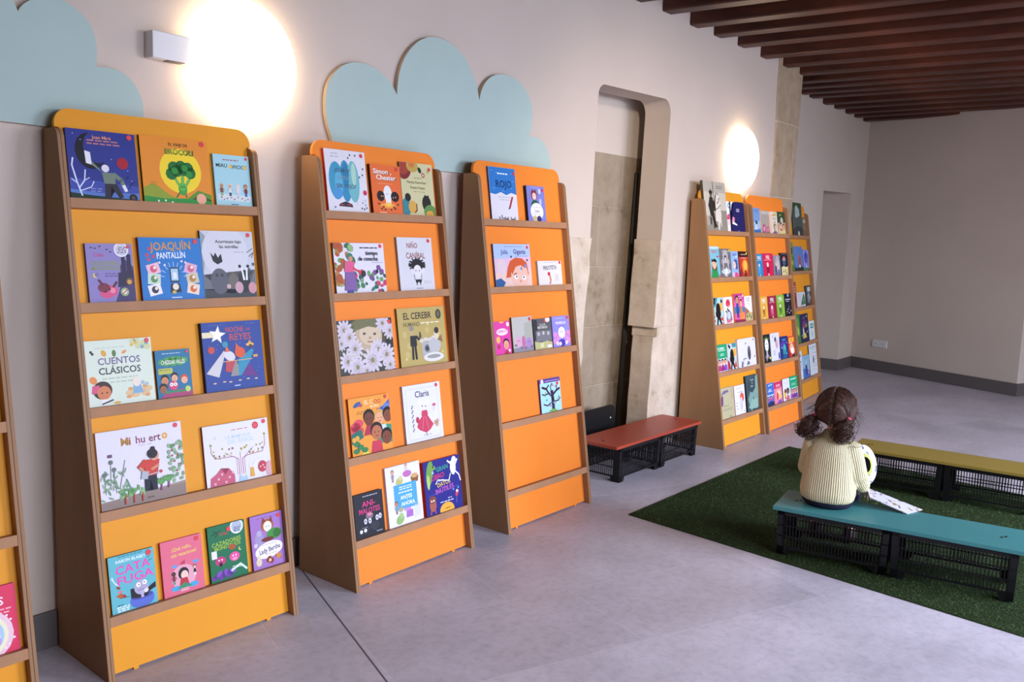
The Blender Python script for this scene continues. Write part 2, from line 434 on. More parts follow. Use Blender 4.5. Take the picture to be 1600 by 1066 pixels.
# glowing round wall lamps
def wall_lamp(x, z, label):
    t = on_wall(empty('wall_lamp'), x, z); tag(t, label, 'wall lamp', 'round wall lamps')
    bm = bmesh.new(); prism(bm, [(.225 * math.cos(k * PI / 24), .225 * math.sin(k * PI / 24)) for k in range(48)], 'y', -0.03, 0.0)
    obj('mounting_ring', bm, M['white'], t)
    bm = bmesh.new()
    rings = []
    for j in range(9):
        a = j / 8 * PI / 2 * 0.97
        rings.append([Vector((.245 * math.cos(a) * math.cos(k * PI / 24), -0.03 - .085 * math.sin(a), .245 * math.cos(a) * math.sin(k * PI / 24))) for k in range(48)])
    loft(bm, rings)
    obj('opal_shade', bm, M['lamp'], t, smooth=True)
    return t
wall_lamp(2.110, 2.106, 'bright round lamp on the white wall above the nearest whole rack')
wall_lamp(6.635, 2.127, 'bright round lamp on the white wall above the far racks, left of the stone pillar')

for x in (0.6, 7.3):      # unseen copies of the lamps, added on the window wall as warm fill
    o = wall_lamp(x, 2.15, 'unseen fill lamp added on the window wall'); o.matrix_local = Matrix.Translation((x, WIN_Y, 2.15)) @ Matrix.Rotation(PI, 4, 'Z'); o['kind'] = 'structure'
    for k in ('label', 'category', 'group'): del o[k]
    o.name = 'fill_lamp'
# small white emergency light box
t = on_wall(empty('emergency_light'), 1.826, 2.114); tag(t, 'small white rectangular emergency light box on the wall left of the nearest round lamp', 'emergency light')
bm = bmesh.new(); box(bm, -0.098, -0.055, -0.047, 0.098, 0.0, 0.047); obj('housing', bm, M['white'], t, bevel=0.004)
bm = bmesh.new(); box(bm, -0.035, -0.050, -0.0495, 0.03, -0.012, -0.046); obj('diffuser', bm, M['base'], t)

# cloud boards
def cloud(pts, label):
    t = on_wall(empty('cloud_panel'), *pts[0]); tag(t, label, 'wall decoration', 'cloud boards on the wall')
    ox, oz = pts[0]
    P = [(x - ox, z - oz) for x, z in pts]
    # smooth the outline
    bm = bmesh.new(); prism(bm, P, 'y', -0.0235, -0.004); obj('board_core', bm, M['cloud_edge'], t)
    bm = bmesh.new(); prism(bm, P, 'y', -0.0247, -0.0236); obj('painted_face', bm, M['cloud'], t)
    return t
def arc(c, r, a0, a1, n):
    return [(c[0] + r[0] * math.cos(math.radians(a0 + (a1 - a0) * k / n)), c[1] + r[1] * math.sin(math.radians(a0 + (a1 - a0) * k / n))) for k in range(n + 1)]
def spline(P, n=5):
    out = []
    for i in range(len(P) - 1):
        p0, p1, p2, p3 = [np.array(P[max(0, min(len(P) - 1, k))]) for k in (i - 1, i, i + 1, i + 2)]
        for k in range(n):
            u = k / n
            out.append(tuple(0.5 * ((2 * p1) + (-p0 + p2) * u + (2 * p0 - 5 * p1 + 4 * p2 - p3) * u * u + (-p0 + 3 * p1 - 3 * p2 + p3) * u ** 3)))
    out.append(tuple(P[-1])); return out
A1 = [(2.569, 1.801), (2.559, 1.86), (2.537, 1.917), (2.523, 1.974), (2.521, 2.032), (2.53, 2.085), (2.551, 2.126), (2.581, 2.16), (2.623, 2.19), (2.675, 2.207), (2.738, 2.212), (2.803, 2.2), (2.859, 2.174), (2.903, 2.143), (2.932, 2.105)]
A2 = [(2.932, 2.105), (2.937, 2.158), (2.947, 2.209), (2.969, 2.264), (3.002, 2.312), (3.052, 2.359), (3.102, 2.388), (3.154, 2.403), (3.218, 2.407), (3.284, 2.398), (3.341, 2.375), (3.4, 2.337), (3.443, 2.286), (3.481, 2.231), (3.505, 2.157)]
A3 = [(3.505, 2.157), (3.518, 2.205), (3.541, 2.244), (3.582, 2.281), (3.63, 2.303), (3.694, 2.314), (3.772, 2.31), (3.84, 2.288), (3.896, 2.251), (3.934, 2.199), (3.949, 2.142), (3.946, 2.083), (3.925, 2.021)]
A4 = [(3.925, 2.021), (3.966, 2.024), (4.024, 2.015), (4.076, 1.986), (4.113, 1.937), (4.132, 1.887), (4.13, 1.818)]
cloud(spline(A1) + spline(A2)[1:] + spline(A3)[1:] + spline(A4)[1:] + [(4.126, 1.793), (2.579, 1.776)], 'pale teal cloud-shaped board with four lobes above the second and third racks')
mir = [(0.02, 1.80), (0.0, 1.90), (0.01, 1.99), (0.06, 2.05), (0.14, 2.06)]
B1 = [(0.14, 2.06), (0.16, 2.15), (0.23, 2.22), (0.33, 2.25), (0.43, 2.23), (0.50, 2.17)]
B2 = [(0.50, 2.17), (0.58, 2.30), (0.72, 2.39), (0.88, 2.42), (1.04, 2.39), (1.18, 2.30), (1.26, 2.21), (1.297, 2.134)]
B3 = [(1.297, 2.134), (1.302, 2.147), (1.322, 2.169), (1.363, 2.194), (1.412, 2.202), (1.454, 2.193), (1.488, 2.175), (1.514, 2.153), (1.531, 2.127), (1.541, 2.094), (1.545, 2.052), (1.54, 2.004)]
B4 = [(1.54, 2.004), (1.564, 2.008), (1.601, 2.008), (1.638, 1.997), (1.671, 1.973), (1.692, 1.942), (1.705, 1.907), (1.707, 1.866), (1.702, 1.802)]
cloud(spline(mir) + spline(B1)[1:] + spline(B2)[1:] + spline(B3)[1:] + spline(B4)[1:] + [(1.694, 1.786)], 'pale teal cloud-shaped board cut by the edge of the photo above the first full rack')

# leaning pole and black board in the alcove
bm = bmesh.new(); tube(bm, [(5.525, 3.275, 0.0), (5.640, 3.285, 1.952)], 0.016, 4)
tag(obj('pole', bm, M['black_metal']), 'thin black pole leaning against the back of the stone alcove', 'pole')
t = empty('plastic_board', (4.985, 3.125, 0)); tag(t, 'black plastic board with a rounded corner standing upright behind the red bench', 'board')
Mt = Matrix.Rotation(math.radians(-4), 4, 'X')
bm = bmesh.new(); prism(bm, rounded([(-.27, 0, .0), (-.27, .325, .04), (.265, .325, .04), (.265, 0, 0)], 0, 6), 'y', -0.012, 0.012, Mt); obj('panel', bm, M['black'], t, bevel=0.003)
for sx in (-.2, .2):
    bm = bmesh.new(); prism(bm, [(sx + .006 * math.cos(k * PI / 5), .24 + .006 * math.sin(k * PI / 5)) for k in range(10)], 'y', -0.015, -0.0115, Mt); obj('screw', bm, M['white'], t)

# ------------------------------------------------------------------ book racks
RW, RT, RDB, RDT, RHS, RREC, RHO = 0.740, 0.0222, 0.3756, 0.0958, 1.7815, 0.0345, 1.85
LZ = [1.5554, 1.2176, 0.8799, 0.5418, 0.2017]; LH = 0.0326
ALPHA = math.atan((RDB - RDT) / RHS); CA, SA = math.cos(ALPHA), math.sin(ALPHA)
# slanted frame: x along the rack, y up the panel, z out of the panel
SL = Matrix(((1, 0, 0, 0), (0, SA, -CA, -(RDB - RREC)), (0, CA, SA, 0), (0, 0, 0, 1)))
NG = RREC * CA       # distance from panel face to the front edge of the sides
def d_at(z): return RDB + (RDT - RDB) * z / RHS

RACK_POSE = {0: (0.405, 3.028, -0.040), 1: (1.3619, 3.0186, -0.0384), 2: (2.3708, 2.9708, -0.0085), 3: (3.3631, 2.9529, -0.0177),
             4: (5.8190, 2.9280, -0.0182), 5: (6.5625, 2.8900, -0.0100), 6: (8.055, 3.175, 0.0868)}
def make_rack(rk, mcol, label):
    X, Y, th = RACK_POSE[rk]
    t = empty('book_rack', (X, Y, 0), th); tag(t, label, 'book rack', 'slanted book display racks')
    prof = rounded([(0, 0, 0), (-RDB, 0, 0), (-RDT, RHS, .035), (0, RHS, .004)], 0, 7)
    for x0 in (0, RW - RT):
        bm = bmesh.new(); prism(bm, prof, 'x', 0, RT)
        obj('side_panel', bm, M['brown'], t, bevel=0.0015, matrix=Matrix.Translation((x0, 0, 0)))
    H = RHO / CA; hs = RHS / CA + .004
    i = RT; e = RT * .35
    pts = [(i, .008), (RW - i, .008), (RW - i, hs), (RW - e, hs), (RW - e, H), (e, H), (e, hs), (i, hs)]
    pts = rounded([(*p, .055 if k in (4, 5) else 0) for k, p in enumerate(pts)], 0, 8)
    bm = bmesh.new(); prism(bm, pts, 'z', -0.016, 0.0)
    for x in (0.10, RW - 0.12): box(bm, x, -0.004, -0.012, x + .018, .009, -0.001)
    bm.transform(SL)
    obj('back_panel', bm, mcol, t, bevel=0.0012)
    for z in LZ:
        s = (z - LH) / CA
        bm = bmesh.new()
        box(bm, RT, s, 0.0003, RW - RT, z / CA, NG - .0005)
        bm.transform(SL); obj('ledge', bm, M['brown_plain'], t, bevel=0.001)
    return t
make_rack(0, M['yel'], 'amber-backed book rack cut off by the left edge of the photo')
make_rack(1, M['yel'], 'nearest whole book rack, amber back, fifteen picture books on five ledges')
make_rack(2, M['org'], 'orange book rack under the left half of the whole cloud, second whole one')
make_rack(3, M['org'], 'orange book rack beside the alcove, with an empty bottom ledge')
make_rack(4, M['yel'], 'amber book rack below the far lamp, a horse-rider book sticking out above it')
make_rack(5, M['org'], 'orange book rack standing between the two amber ones at the far end of the row')
make_rack(6, M['yel'], 'last amber book rack, beyond the stone pillar, partly hidden by its neighbour')

# ------------------------------------------------------------------ printed books
tp = NT('printed_cover')
_at = tp.n('ShaderNodeVertexColor'); _at.layer_name = 'ink'; tp.l(_at.outputs['Color'], tp.b.inputs['Base Color'])
tp.set(Roughness=0.45); tp.b.inputs['Specular IOR Level'].default_value = 0.22
M['ink'] = tp.m
M['pages'] = plain('paper_pages', '#e9e4d8', 0.85, 0.2)
M['sticker'] = plain('red_sticker', '#d22a34', 0.5)

_glyph = {}
def glyphs(s):
    if s not in _glyph:
        cu = bpy.data.curves.new('lettering', 'FONT'); cu.body = s; cu.size = 1.0; cu.resolution_u = 2; cu.fill_mode = 'FRONT'; cu.offset = 0.018
        to = bpy.data.objects.new('lettering', cu)
        me = to.to_mesh()
        vs = [(v.co.x, v.co.y) for v in me.vertices]; fs = [tuple(p.vertices) for p in me.polygons]
        to.to_mesh_clear(); bpy.data.objects.remove(to); bpy.data.curves.remove(cu)
        xs = [v[0] for v in vs] or [0, 1]; ys = [v[1] for v in vs] or [0, 1]
        _glyph[s] = (vs, fs, min(xs), max(xs), min(ys), max(ys))
    return _glyph[s]

class Cover:
    """flat printed shapes laid on the front of a book, each a hair above the one before"""
    def __init__(s, w, h):
        s.w, s.h = w, h; s.V = []; s.Fc = []; s.C = []; s.k = 0
    def z(s): s.k += 1; return 3e-5 * s.k
    def add(s, vs, fs, c, z):
        o = len(s.V); s.V += [(x, y, z) for x, y in vs]; s.Fc += [tuple(i + o for i in f) for f in fs]; s.C += [srgb(c)] * len(fs)
    def clip(s, vs): return [(min(max(x, 0.0005), s.w - 0.0005), min(max(y, 0.0005), s.h - 0.0005)) for x, y in vs]
    def poly(s, vs, c, z=None):
        vs = s.clip(vs); bm = bmesh.new(); f = bm.faces.new([bm.verts.new((x, y, 0)) for x, y in vs])
        if len(vs) > 4: bmesh.ops.triangulate(bm, faces=[f])
        bm.verts.index_update()
        s.add([(v.co.x, v.co.y) for v in bm.verts], [tuple(v.index for v in q.verts) for q in bm.faces], c, s.z() if z is None else z); bm.free()
    def ell(s, x, y, rx, ry, rot=0, n=20):
        cr, sr = math.cos(rot), math.sin(rot)
        return [(x * s.w + rx * s.w * math.cos(a) * cr - ry * s.w * math.sin(a) * sr, y * s.h + rx * s.w * math.cos(a) * sr + ry * s.w * math.sin(a) * cr) for a in [2 * PI * k / n for k in range(n)]]
    # x, y as fractions of width and height, radii as fractions of width
    def R(s, x0, y0, x1, y1, c): s.poly([(x0 * s.w, y0 * s.h), (x1 * s.w, y0 * s.h), (x1 * s.w, y1 * s.h), (x0 * s.w, y1 * s.h)], c)
    def E(s, x, y, rx, c, ry=None, rot=0, n=20): s.poly(s.ell(x, y, rx, ry or rx, math.radians(rot), n), c)
    def EE(s, pts, r, c, ry=None):
        z = s.z()
        for x, y in pts: s.poly(s.ell(x, y, r, ry or r, 0, 10), c, z)
    def P(s, c, *p): s.poly([(x * s.w, y * s.h) for x, y in p], c)
    def L(s, c, w, *p):
        z = s.z(); hw = w * s.w / 2
        q = [Vector((x * s.w, y * s.h)) for x, y in p]
        for a, b in zip(q, q[1:]):
            t = (b - a)
            if t.length < 1e-6: continue
            t.normalize(); n = Vector((-t.y, t.x)) * hw; e = t * hw * .5
            s.poly([tuple(a - e + n), tuple(a - e - n), tuple(b + e - n), tuple(b + e + n)], c, z)
    def S(s, x, y, r, c, n=5, rot=90, inner=.42):
        s.poly([(x * s.w + r * s.w * (1 if k % 2 == 0 else inner) * math.cos(math.radians(rot) + PI * k / n), y * s.h + r * s.w * (1 if k % 2 == 0 else inner) * math.sin(math.radians(rot) + PI * k / n)) for k in range(2 * n)], c)
    def T(s, txt, x, y, hgt, c, w=None, rot=0, sx=1.0):
        """one line of lettering centred at x, y; hgt as a fraction of the height, w the widest it may be"""
        vs, fs, x0, x1, y0, y1 = glyphs(txt)
        k = hgt * s.h / 0.72; kx = k * sx
        if w and (x1 - x0) * kx > w * s.w: kx = w * s.w / (x1 - x0)
        cr, sr = math.cos(math.radians(rot)), math.sin(math.radians(rot))
        cx = (x0 + x1) / 2; out = []
        for a, b in vs:
            u, v = (a - cx) * kx, (b - 0.36) * k
            out.append((x * s.w + u * cr - v * sr, y * s.h + u * sr + v * cr))
        s.add(s.clip(out), fs, c, s.z())
    def B(s, x0, x1, y, n, c, step=.035, th=.012):
        """lines of print too small to read"""
        z = s.z(); rnd = random.Random(int(x0 * 999 + y * 777))
        for i in range(n):
            x = x0 + rnd.uniform(0, .04); yy = y - i * step
            while x < x1 - .03:
                l = rnd.uniform(.04, .1)
                s.poly([(x * s.w, yy * s.h), (min(x + l, x1) * s.w, yy * s.h), (min(x + l, x1) * s.w, (yy + th) * s.h), (x * s.w, (yy + th) * s.h)], c, z)
                x += l + .02
    def F(s, x, y, k, skin, hair, top, legs=None, arms=True):
        """small standing figure, feet at x, y, k = height as a fraction of width"""
        u = k; a = s.w / s.h
        if legs: s.R(x - .10 * u, y, x - .01 * u, y + .36 * u * a, legs); s.R(x + .01 * u, y, x + .10 * u, y + .36 * u * a, legs)
        s.P(top, (x - .16 * u, y + .28 * u * a), (x + .16 * u, y + .28 * u * a), (x + .11 * u, y + .66 * u * a), (x - .11 * u, y + .66 * u * a))
        if arms: s.L(skin, .05 * u, (x - .12 * u, y + .62 * u * a), (x - .25 * u, y + .42 * u * a)); s.L(skin, .05 * u, (x + .12 * u, y + .62 * u * a), (x + .25 * u, y + .42 * u * a))
        s.E(x, y + .84 * u * a, .19 * u, hair); s.E(x, y + .80 * u * a, .15 * u, skin, n=12)
        s.EE([(x - .05 * u, y + .81 * u * a), (x + .05 * u, y + .81 * u * a)], .018 * u, '#221a1a')
    def FL(s, x, y, r, c, mid, n=9):
        z = s.z()
        for k in range(n):
            a = 2 * PI * k / n
            s.poly(s.ell(x + .6 * r * math.cos(a), y + .6 * r * math.sin(a) * s.w / s.h, r * .45, r * .17, a, 8), c, z)
        s.E(x, y, r * .22, mid, n=8)
    def H(s, x, y, k, skin, hair, n=14):
        """a face"""
        s.E(x, y + .02, k * 1.18, hair, k * 1.22, n=n); s.E(x, y - .02, k, skin, k * 1.05, n=n)
        s.EE([(x - .35 * k, y - .01), (x + .35 * k, y - .01)], k * .1, '#1d1a1c')
        s.L('#8a2f36', .12 * k, (x - .25 * k, y - .02 - .45 * k * s.w / s.h), (x + .25 * k, y - .02 - .45 * k * s.w / s.h))

def make_book(rk, shelf, x, w, h, bg, spine, art, label, th=.012, n0=0.0, sticker=None, top=None, name='picture_book', group=None):
    h -= LH / CA + .001
    c = Cover(w, h); random.seed(hash((rk, shelf, round(x * 1000))) % 9999)
    art(c)
    me = bpy.data.meshes.new(name)
    V = []; Fs = []; C = []
    out = top(w, h) if top else [(0, 0), (w, 0), (w, h), (0, h)]
    def slab(z0, z1, col, o):
        b = len(V); n = len(o); V.extend([(p[0], p[1], z0) for p in o]); V.extend([(p[0], p[1], z1) for p in o])
        Fs.append(tuple(range(b + n - 1, b - 1, -1))); Fs.append(tuple(range(b + n, b + 2 * n)))
        for k in range(n): Fs.append((b + k, b + (k + 1) % n, b + n + (k + 1) % n, b + n + k))
        C.extend([srgb(col)] * (n + 2))
    ct = .0016
    slab(0, ct, spine, out); slab(th - ct, th, bg, out)
    slab(ct, th - ct, spine, [(0, 0), (.0022, 0), (.0022, h), (0, h)])
    b = len(V); V.extend([(p[0], p[1], p[2] + th + 2e-5) for p in c.V]); Fs.extend([tuple(i + b for i in f) for f in c.Fc]); C.extend(c.C)
    me.from_pydata(V, [], Fs)
    at = me.color_attributes.new('ink', 'FLOAT_COLOR', 'CORNER')
    arr = np.ones((len(me.loops), 4), np.float32); i = 0
    for f, col in zip(Fs, C):
        arr[i:i + len(f), :3] = col; i += len(f)
    at.data.foreach_set('color', arr.ravel())
    me.materials.append(M['ink'])
    o = bpy.data.objects.new(name, me); COL.objects.link(o)
    X, Y, thz = RACK_POSE[rk]
    s0 = LZ[shelf] / CA + .0004
    o.matrix_local = Matrix.Translation((X, Y, 0)) @ Matrix.Rotation(thz, 4, 'Z') @ SL @ Matrix.Translation((x, s0, n0 + .0006))
    tag(o, label, 'book', group or GROUPS[rk])
    if not top:
        bm = bmesh.new(); box(bm, .0022, .003, ct, w - .004, h - .003, th - ct); obj('page_block', bm, M['pages'], o)
    if sticker:
        sx, sy, r = sticker
        bm = bmesh.new(); r *= w
        prism(bm, [(sx * w + r * math.cos(k * PI / 10), sy * h + r * math.sin(k * PI / 10)) for k in range(20)], 'z', th + .0012, th + .0018)
        p = obj('sticker', bm, M['sticker'], o)
    return o
GROUPS = {0: 'books on the cut-off rack', 1: 'books on the nearest whole rack', 2: 'books on the second whole rack', 3: 'books on the rack beside the alcove',
          4: 'books on the near far rack', 5: 'books on the middle far rack', 6: 'books on the last far rack'}

def bk(rk, shelf, x, w, h, bg, spine, label, art, **kw):
    return make_book(rk, shelf, x, w, h, bg, spine, art, label, **kw)
DOT = (.91, .945, .038)

# ---- nearest whole rack
def a(c):
    c.P('#3d4a9a', (0, 0), (1, 0), (1, .22), (0, .30)); c.P('#5577b8', (0, 0), (1, 0), (1, .12), (.4, .10), (0, .14)); c.P('#16301f', (0, 0), (1, 0), (1, .02), (.3, .06), (0, .09))
    c.E(.33, .70, .22, '#17141f', .26); c.E(.42, .76, .19, '#2f3680', .23)
    for p in ((.1, .93), (.2, .85), (.62, .6), (.85, .45), (.5, .3), (.9, .3)): c.S(*p, .012, '#aab4e0', 4)
    c.L('#cfd6ea', .022, (.16, .05), (.10, .25), (.05, .48), (.07, .58)); c.L('#cfd6ea', .018, (.13, .16), (.21, .27), (.23, .42)); c.L('#cfd6ea', .014, (.11, .22), (.03, .28)); c.L('#cfd6ea', .014, (.15, .12), (.3, .18), (.34, .26)); c.L('#cfd6ea', .012, (.21, .27), (.28, .31))
    c.P('#2b2830', (.48, .02), (.56, .02), (.58, .2), (.63, .14), (.70, .02), (.76, .06), (.66, .26), (.5, .26)); c.P('#6f7d6c', (.49, .24), (.65, .24), (.66, .40), (.47, .40), (.3, .52), (.33, .56), (.46, .42))
    c.L('#6f7d6c', .06, (.64, .38), (.74, .30), (.77, .22)); c.L('#dedbe0', .05, (.77, .22), (.80, .15)); c.P('#e4e2e6', (.25, .52), (.33, .50), (.32, .68), (.24, .70)); c.E(.52, .46, .055, '#dcd8dc')
    c.E(.78, .55, .085, '#a31f2e'); c.E(.9, .05, .06, '#1c1b1d'); c.E(.9, .05, .03, '#4b4740'); c.L('#20244f', .012, (.84, .18), (.93, .30)); c.L('#20244f', .02, (.82, .33), (.85, .36)); c.B(.28, .45, .15, 2, '#8a96c8')
    c.T('Joan Miró', .5, .905, .05, '#d6906c', .5); c.B(.26, .78, .845, 2, '#c07a72', .045, .018)
bk(1, 0, .035, .232, .264, '#2c3580', '#1b2150', 'deep blue night picture book with a black crescent moon, top ledge of the nearest rack', a, sticker=DOT)
def a(c):
    c.E(.56, .5, .31, '#f0cf2e'); c.P('#8d9a2d', (0, .05), (0, .22), (.15, .30), (.38, .12), (.5, .08)); c.P('#5e8a2b', (.62, .08), (.8, .22), (1, .16), (1, 0)); c.P('#3a4a22', (.7, .08), (.82, .15), (1, .08), (1, 0), (.7, 0))
    c.P('#2f8f3b', (0, 0), (1, 0), (1, .06), (.6, .085), (.3, .07), (0, .1)); c.L('#2b6a2c', .02, (.47, .1), (.52, .17)); c.L('#2b6a2c', .02, (.62, .1), (.6, .17)); c.E(.57, .23, .065, '#3f9a3c', .09)
    c.L('#6fb14a', .04, (.52, .28), (.45, .42)); c.L('#6fb14a', .05, (.57, .28), (.58, .42)); c.L('#6fb14a', .04, (.62, .28), (.7, .42)); c.E(.57, .25, .05, '#57b04a'); c.EE([(.55, .26), (.59, .26)], .01, '#142414')
    c.EE([(.42, .45), (.5, .5), (.6, .52), (.7, .48), (.46, .55), (.57, .57), (.67, .55)], .085, '#1f6a2a'); c.EE([(.47, .5), (.62, .55), (.68, .46)], .05, '#2f8a34')
    c.E(.84, .09, .075, '#e6a98a'); c.EE([(.2, .03), (.3, .04), (.4, .02)], .014, '#f2efe2'); c.B(.08, .2, .30, 2, '#b9771d')
    c.T('EL VIAJE DE', .55, .90, .045, '#3a2616', .32); c.T('BRÓCOLI', .56, .79, .085, '#2c3a1a', .42); c.T('BRÓCOLI', .556, .795, .075, '#8a9a2a', .40)
bk(1, 0, .283, .258, .268, '#e08a2a', '#2a1c10', 'orange picture book with a walking green broccoli on a yellow sun', a, sticker=DOT)
def a(c):
    c.B(.25, .7, .89, 1, '#a34a5c', .04, .02); c.T('MIAU', .22, .79, .075, '#23262c', .36); c.T('OFICIOS', .68, .775, .07, '#23262c', .5); c.E(.47, .775, .045, '#e5b53a'); c.E(.86, .77, .045, '#e5b53a')
    c.P('#cfd8d6', (.06, .12), (.94, .10), (.98, .22), (.04, .24))
    for x, sk, ha, to, le in ((.17, '#b98555', '#cbb6a0', '#7c4a3a', '#8a9a58'), (.4, '#d8a380', '#d8cfc6', '#d8d8d8', '#2a2f3a'), (.62, '#e4d6cf', '#d9c6c0', '#e0d6d4', '#d8d0cf'), (.84, '#c98c64', '#a33a34', '#6f2f44', '#4158a0')): c.F(x, .2, .30, sk, ha, to, le)
    c.EE([(.15, .17), (.3, .15), (.5, .14), (.72, .16), (.88, .15)], .02, '#b3554e'); c.EE([(.22, .13), (.42, .17), (.6, .18), (.8, .13)], .016, '#4a64a8'); c.R(.4, .03, .6, .045, '#33475a')
bk(1, 0, .560, .152, .227, '#a4cfd4', '#7fb3ba', 'small pale blue book with a row of costumed cats, right end of the top ledge', a, sticker=DOT)
def a(c):
    c.P('#463a63', (.55, 0), (1, 0), (1, .6), (.8, .75), (.7, .6), (.72, .35)); c.R(.74, .5, .82, .78, '#2e2742'); c.R(.86, .45, .95, .82, '#2e2742'); c.P('#2e2742', (.62, .25), (.98, .3), (.98, .55), (.66, .5))
    c.EE([(.2, .92), (.3, .95), (.45, .9), (.12, .93), (.52, .86)], .03, '#2a2440', .012); c.E(.76, .9, .16, '#e2e0e6'); c.E(.76, .9, .13, '#c9c4cf'); c.B(.66, .87, .93, 4, '#4a4552', .03)
    c.T('Crías', .26, .81, .06, '#c23e74', .26); c.T('CAZADORES', .38, .67, .07, '#8a9a3e', .6); c.T('MONSTRUOS', .4, .585, .07, '#8a9a3e', .62); c.B(.35, .7, .48, 2, '#4a3a68', .04); c.E(.16, .46, .05, '#e0c94a'); c.E(.19, .47, .045, '#7f6fa6')
    c.E(.42, .18, .20, '#d4517c', .13, 15); c.E(.32, .25, .13, '#7a3040', .10); c.E(.5, .2, .06, '#e88aa0'); c.EE([(.34, .18), (.44, .22)], .02, '#1d1320'); c.L('#5a2a3a', .05, (.3, .3), (.22, .38)); c.L('#5a2a3a', .05, (.52, .26), (.6, .34)); c.E(.76, .17, .09, '#9ab07a'); c.E(.76, .17, .05, '#d8d8c8'); c.L('#b3404a', .02, (.70, .13), (.82, .21)); c.E(.88, .35, .08, '#6a5030'); c.E(.88, .34, .05, '#d09a50')
bk(1, 1, .064, .157, .230, '#8b7fb2', '#54497a', 'purple book with a pink monster below a dark castle, left end of the second ledge', a, sticker=DOT)
def a(c):
    c.T('JOAQUÍN', .5, .87, .13, '#c98f3c', .66, 2); c.T('PANTALLÍN', .5, .72, .10, '#e4e8f0', .46, 2); c.EE([(.12, .72), (.16, .82), (.14, .65), (.22, .7)], .03, '#b84a6a')
    for x, y, r, col, b in ((.2, .5, 15, '#e8b8c4', '#d05a74'), (.2, .34, -5, '#c6d8c0', '#5a8f5a'), (.2, .17, 12, '#e9e3dc', '#3a3a4a'), (.8, .5, -15, '#d8aac0', '#c8607a'), (.82, .34, 8, '#c9c0a0', '#b08040'), (.82, .17, -12, '#e6d2b8', '#d06a3a')):
        c.poly([(x * c.w + dx * .10 * c.w * math.cos(math.radians(r)) - dy * .085 * c.h * math.sin(math.radians(r)), y * c.h + dx * .10 * c.w * math.sin(math.radians(r)) + dy * .085 * c.h * math.cos(math.radians(r))) for dx, dy in ((-1, -1), (1, -1), (1, 1), (-1, 1))], col); c.E(x, y, .055, b); c.E(x + .02, y + .02, .025, '#f0dcc8')
    for k in range(9):
        q = math.radians(20 * k + 10); c.L('#9cc3e6', .012, (.52 + .16 * math.cos(q), .34 + .2 * math.sin(q)), (.52 + .22 * math.cos(q), .34 + .27 * math.sin(q)))
    c.R(.455, .28, .60, .52, '#2b3a4a'); c.R(.47, .31, .585, .50, '#a8c8d8'); c.R(.5, .34, .56, .44, '#e0e6ea'); c.P('#2f2c34', (.44, .12), (.62, .12), (.6, .26), (.46, .26)); c.E(.53, .21, .05, '#e8dcc4'); c.R(.47, .10, .53, .15, '#c8a84a'); c.R(.45, .03, .62, .045, '#d8e0f0'); c.EE([(.3, .6), (.72, .6), (.38, .56), (.66, .62)], .018, '#e0d8e0')
bk(1, 1, .243, .232, .253, '#2774b8', '#8a1f2c', 'bright blue picture book with cards fanned round a phone, middle of the second ledge', a, sticker=DOT, th=.016)
def a(c):
    c.P('#8f9aa4', (0, .3), (0, 1), (.12, .9), (.06, .6)); c.E(.45, .68, .44, '#cfced2', .45); c.P('#6a6f74', (0, 0), (1, 0), (1, .42), (.86, .2), (.5, .14), (.2, .2), (0, .35)); c.P('#3c4146', (0, 0), (1, 0), (1, .12), (.5, .06), (0, .14))
    c.E(.30, .25, .17, '#5b5b62', .22); c.EE([(.25, .34), (.35, .34)], .03, '#3a3a40'); c.E(.56, .25, .10, '#6d655f', .14); c.EE([(.50, .36), (.62, .36)], .035, '#5c544f'); c.E(.78, .24, .11, '#2a2a2e', .2); c.P('#e3e3e3', (.72, .45), (.75, .45), (.79, .26), (.75, .26)); c.P('#e3e3e3', (.82, .45), (.85, .45), (.84, .26), (.80, .26)); c.EE([(.70, .47), (.86, .47)], .03, '#26262a'); c.E(.66, .15, .08, '#c59aa2', .1); c.E(.92, .14, .08, '#c98f94', .1); c.E(.46, .17, .04, '#c9a4a4')
    c.P('#26282c', (.16, .68), (.22, .62), (.25, .68), (.30, .60), (.36, .66), (.38, .54), (.28, .50), (.2, .55)); c.L('#3a3e44', .012, (.86, .68), (.98, .74)); c.L('#3a3e44', .012, (.9, .62), (.99, .68), (.95, .6)); c.EE([(.9, .3), (.95, .38), (.88, .42), (.97, .5)], .03, '#555b60')
    c.T('Acurrúcate bajo', .52, .845, .05, '#4b4a4e', .5); c.T('las estrellas', .52, .77, .05, '#4b4a4e', .5); c.B(.6, .8, .68, 1, '#8a8a8e', .03, .008)
bk(1, 1, .479, .218, .282, '#c4c6cc', '#3a3d42', 'pale grey picture book with a badger and a bat under a full moon', a, sticker=DOT)
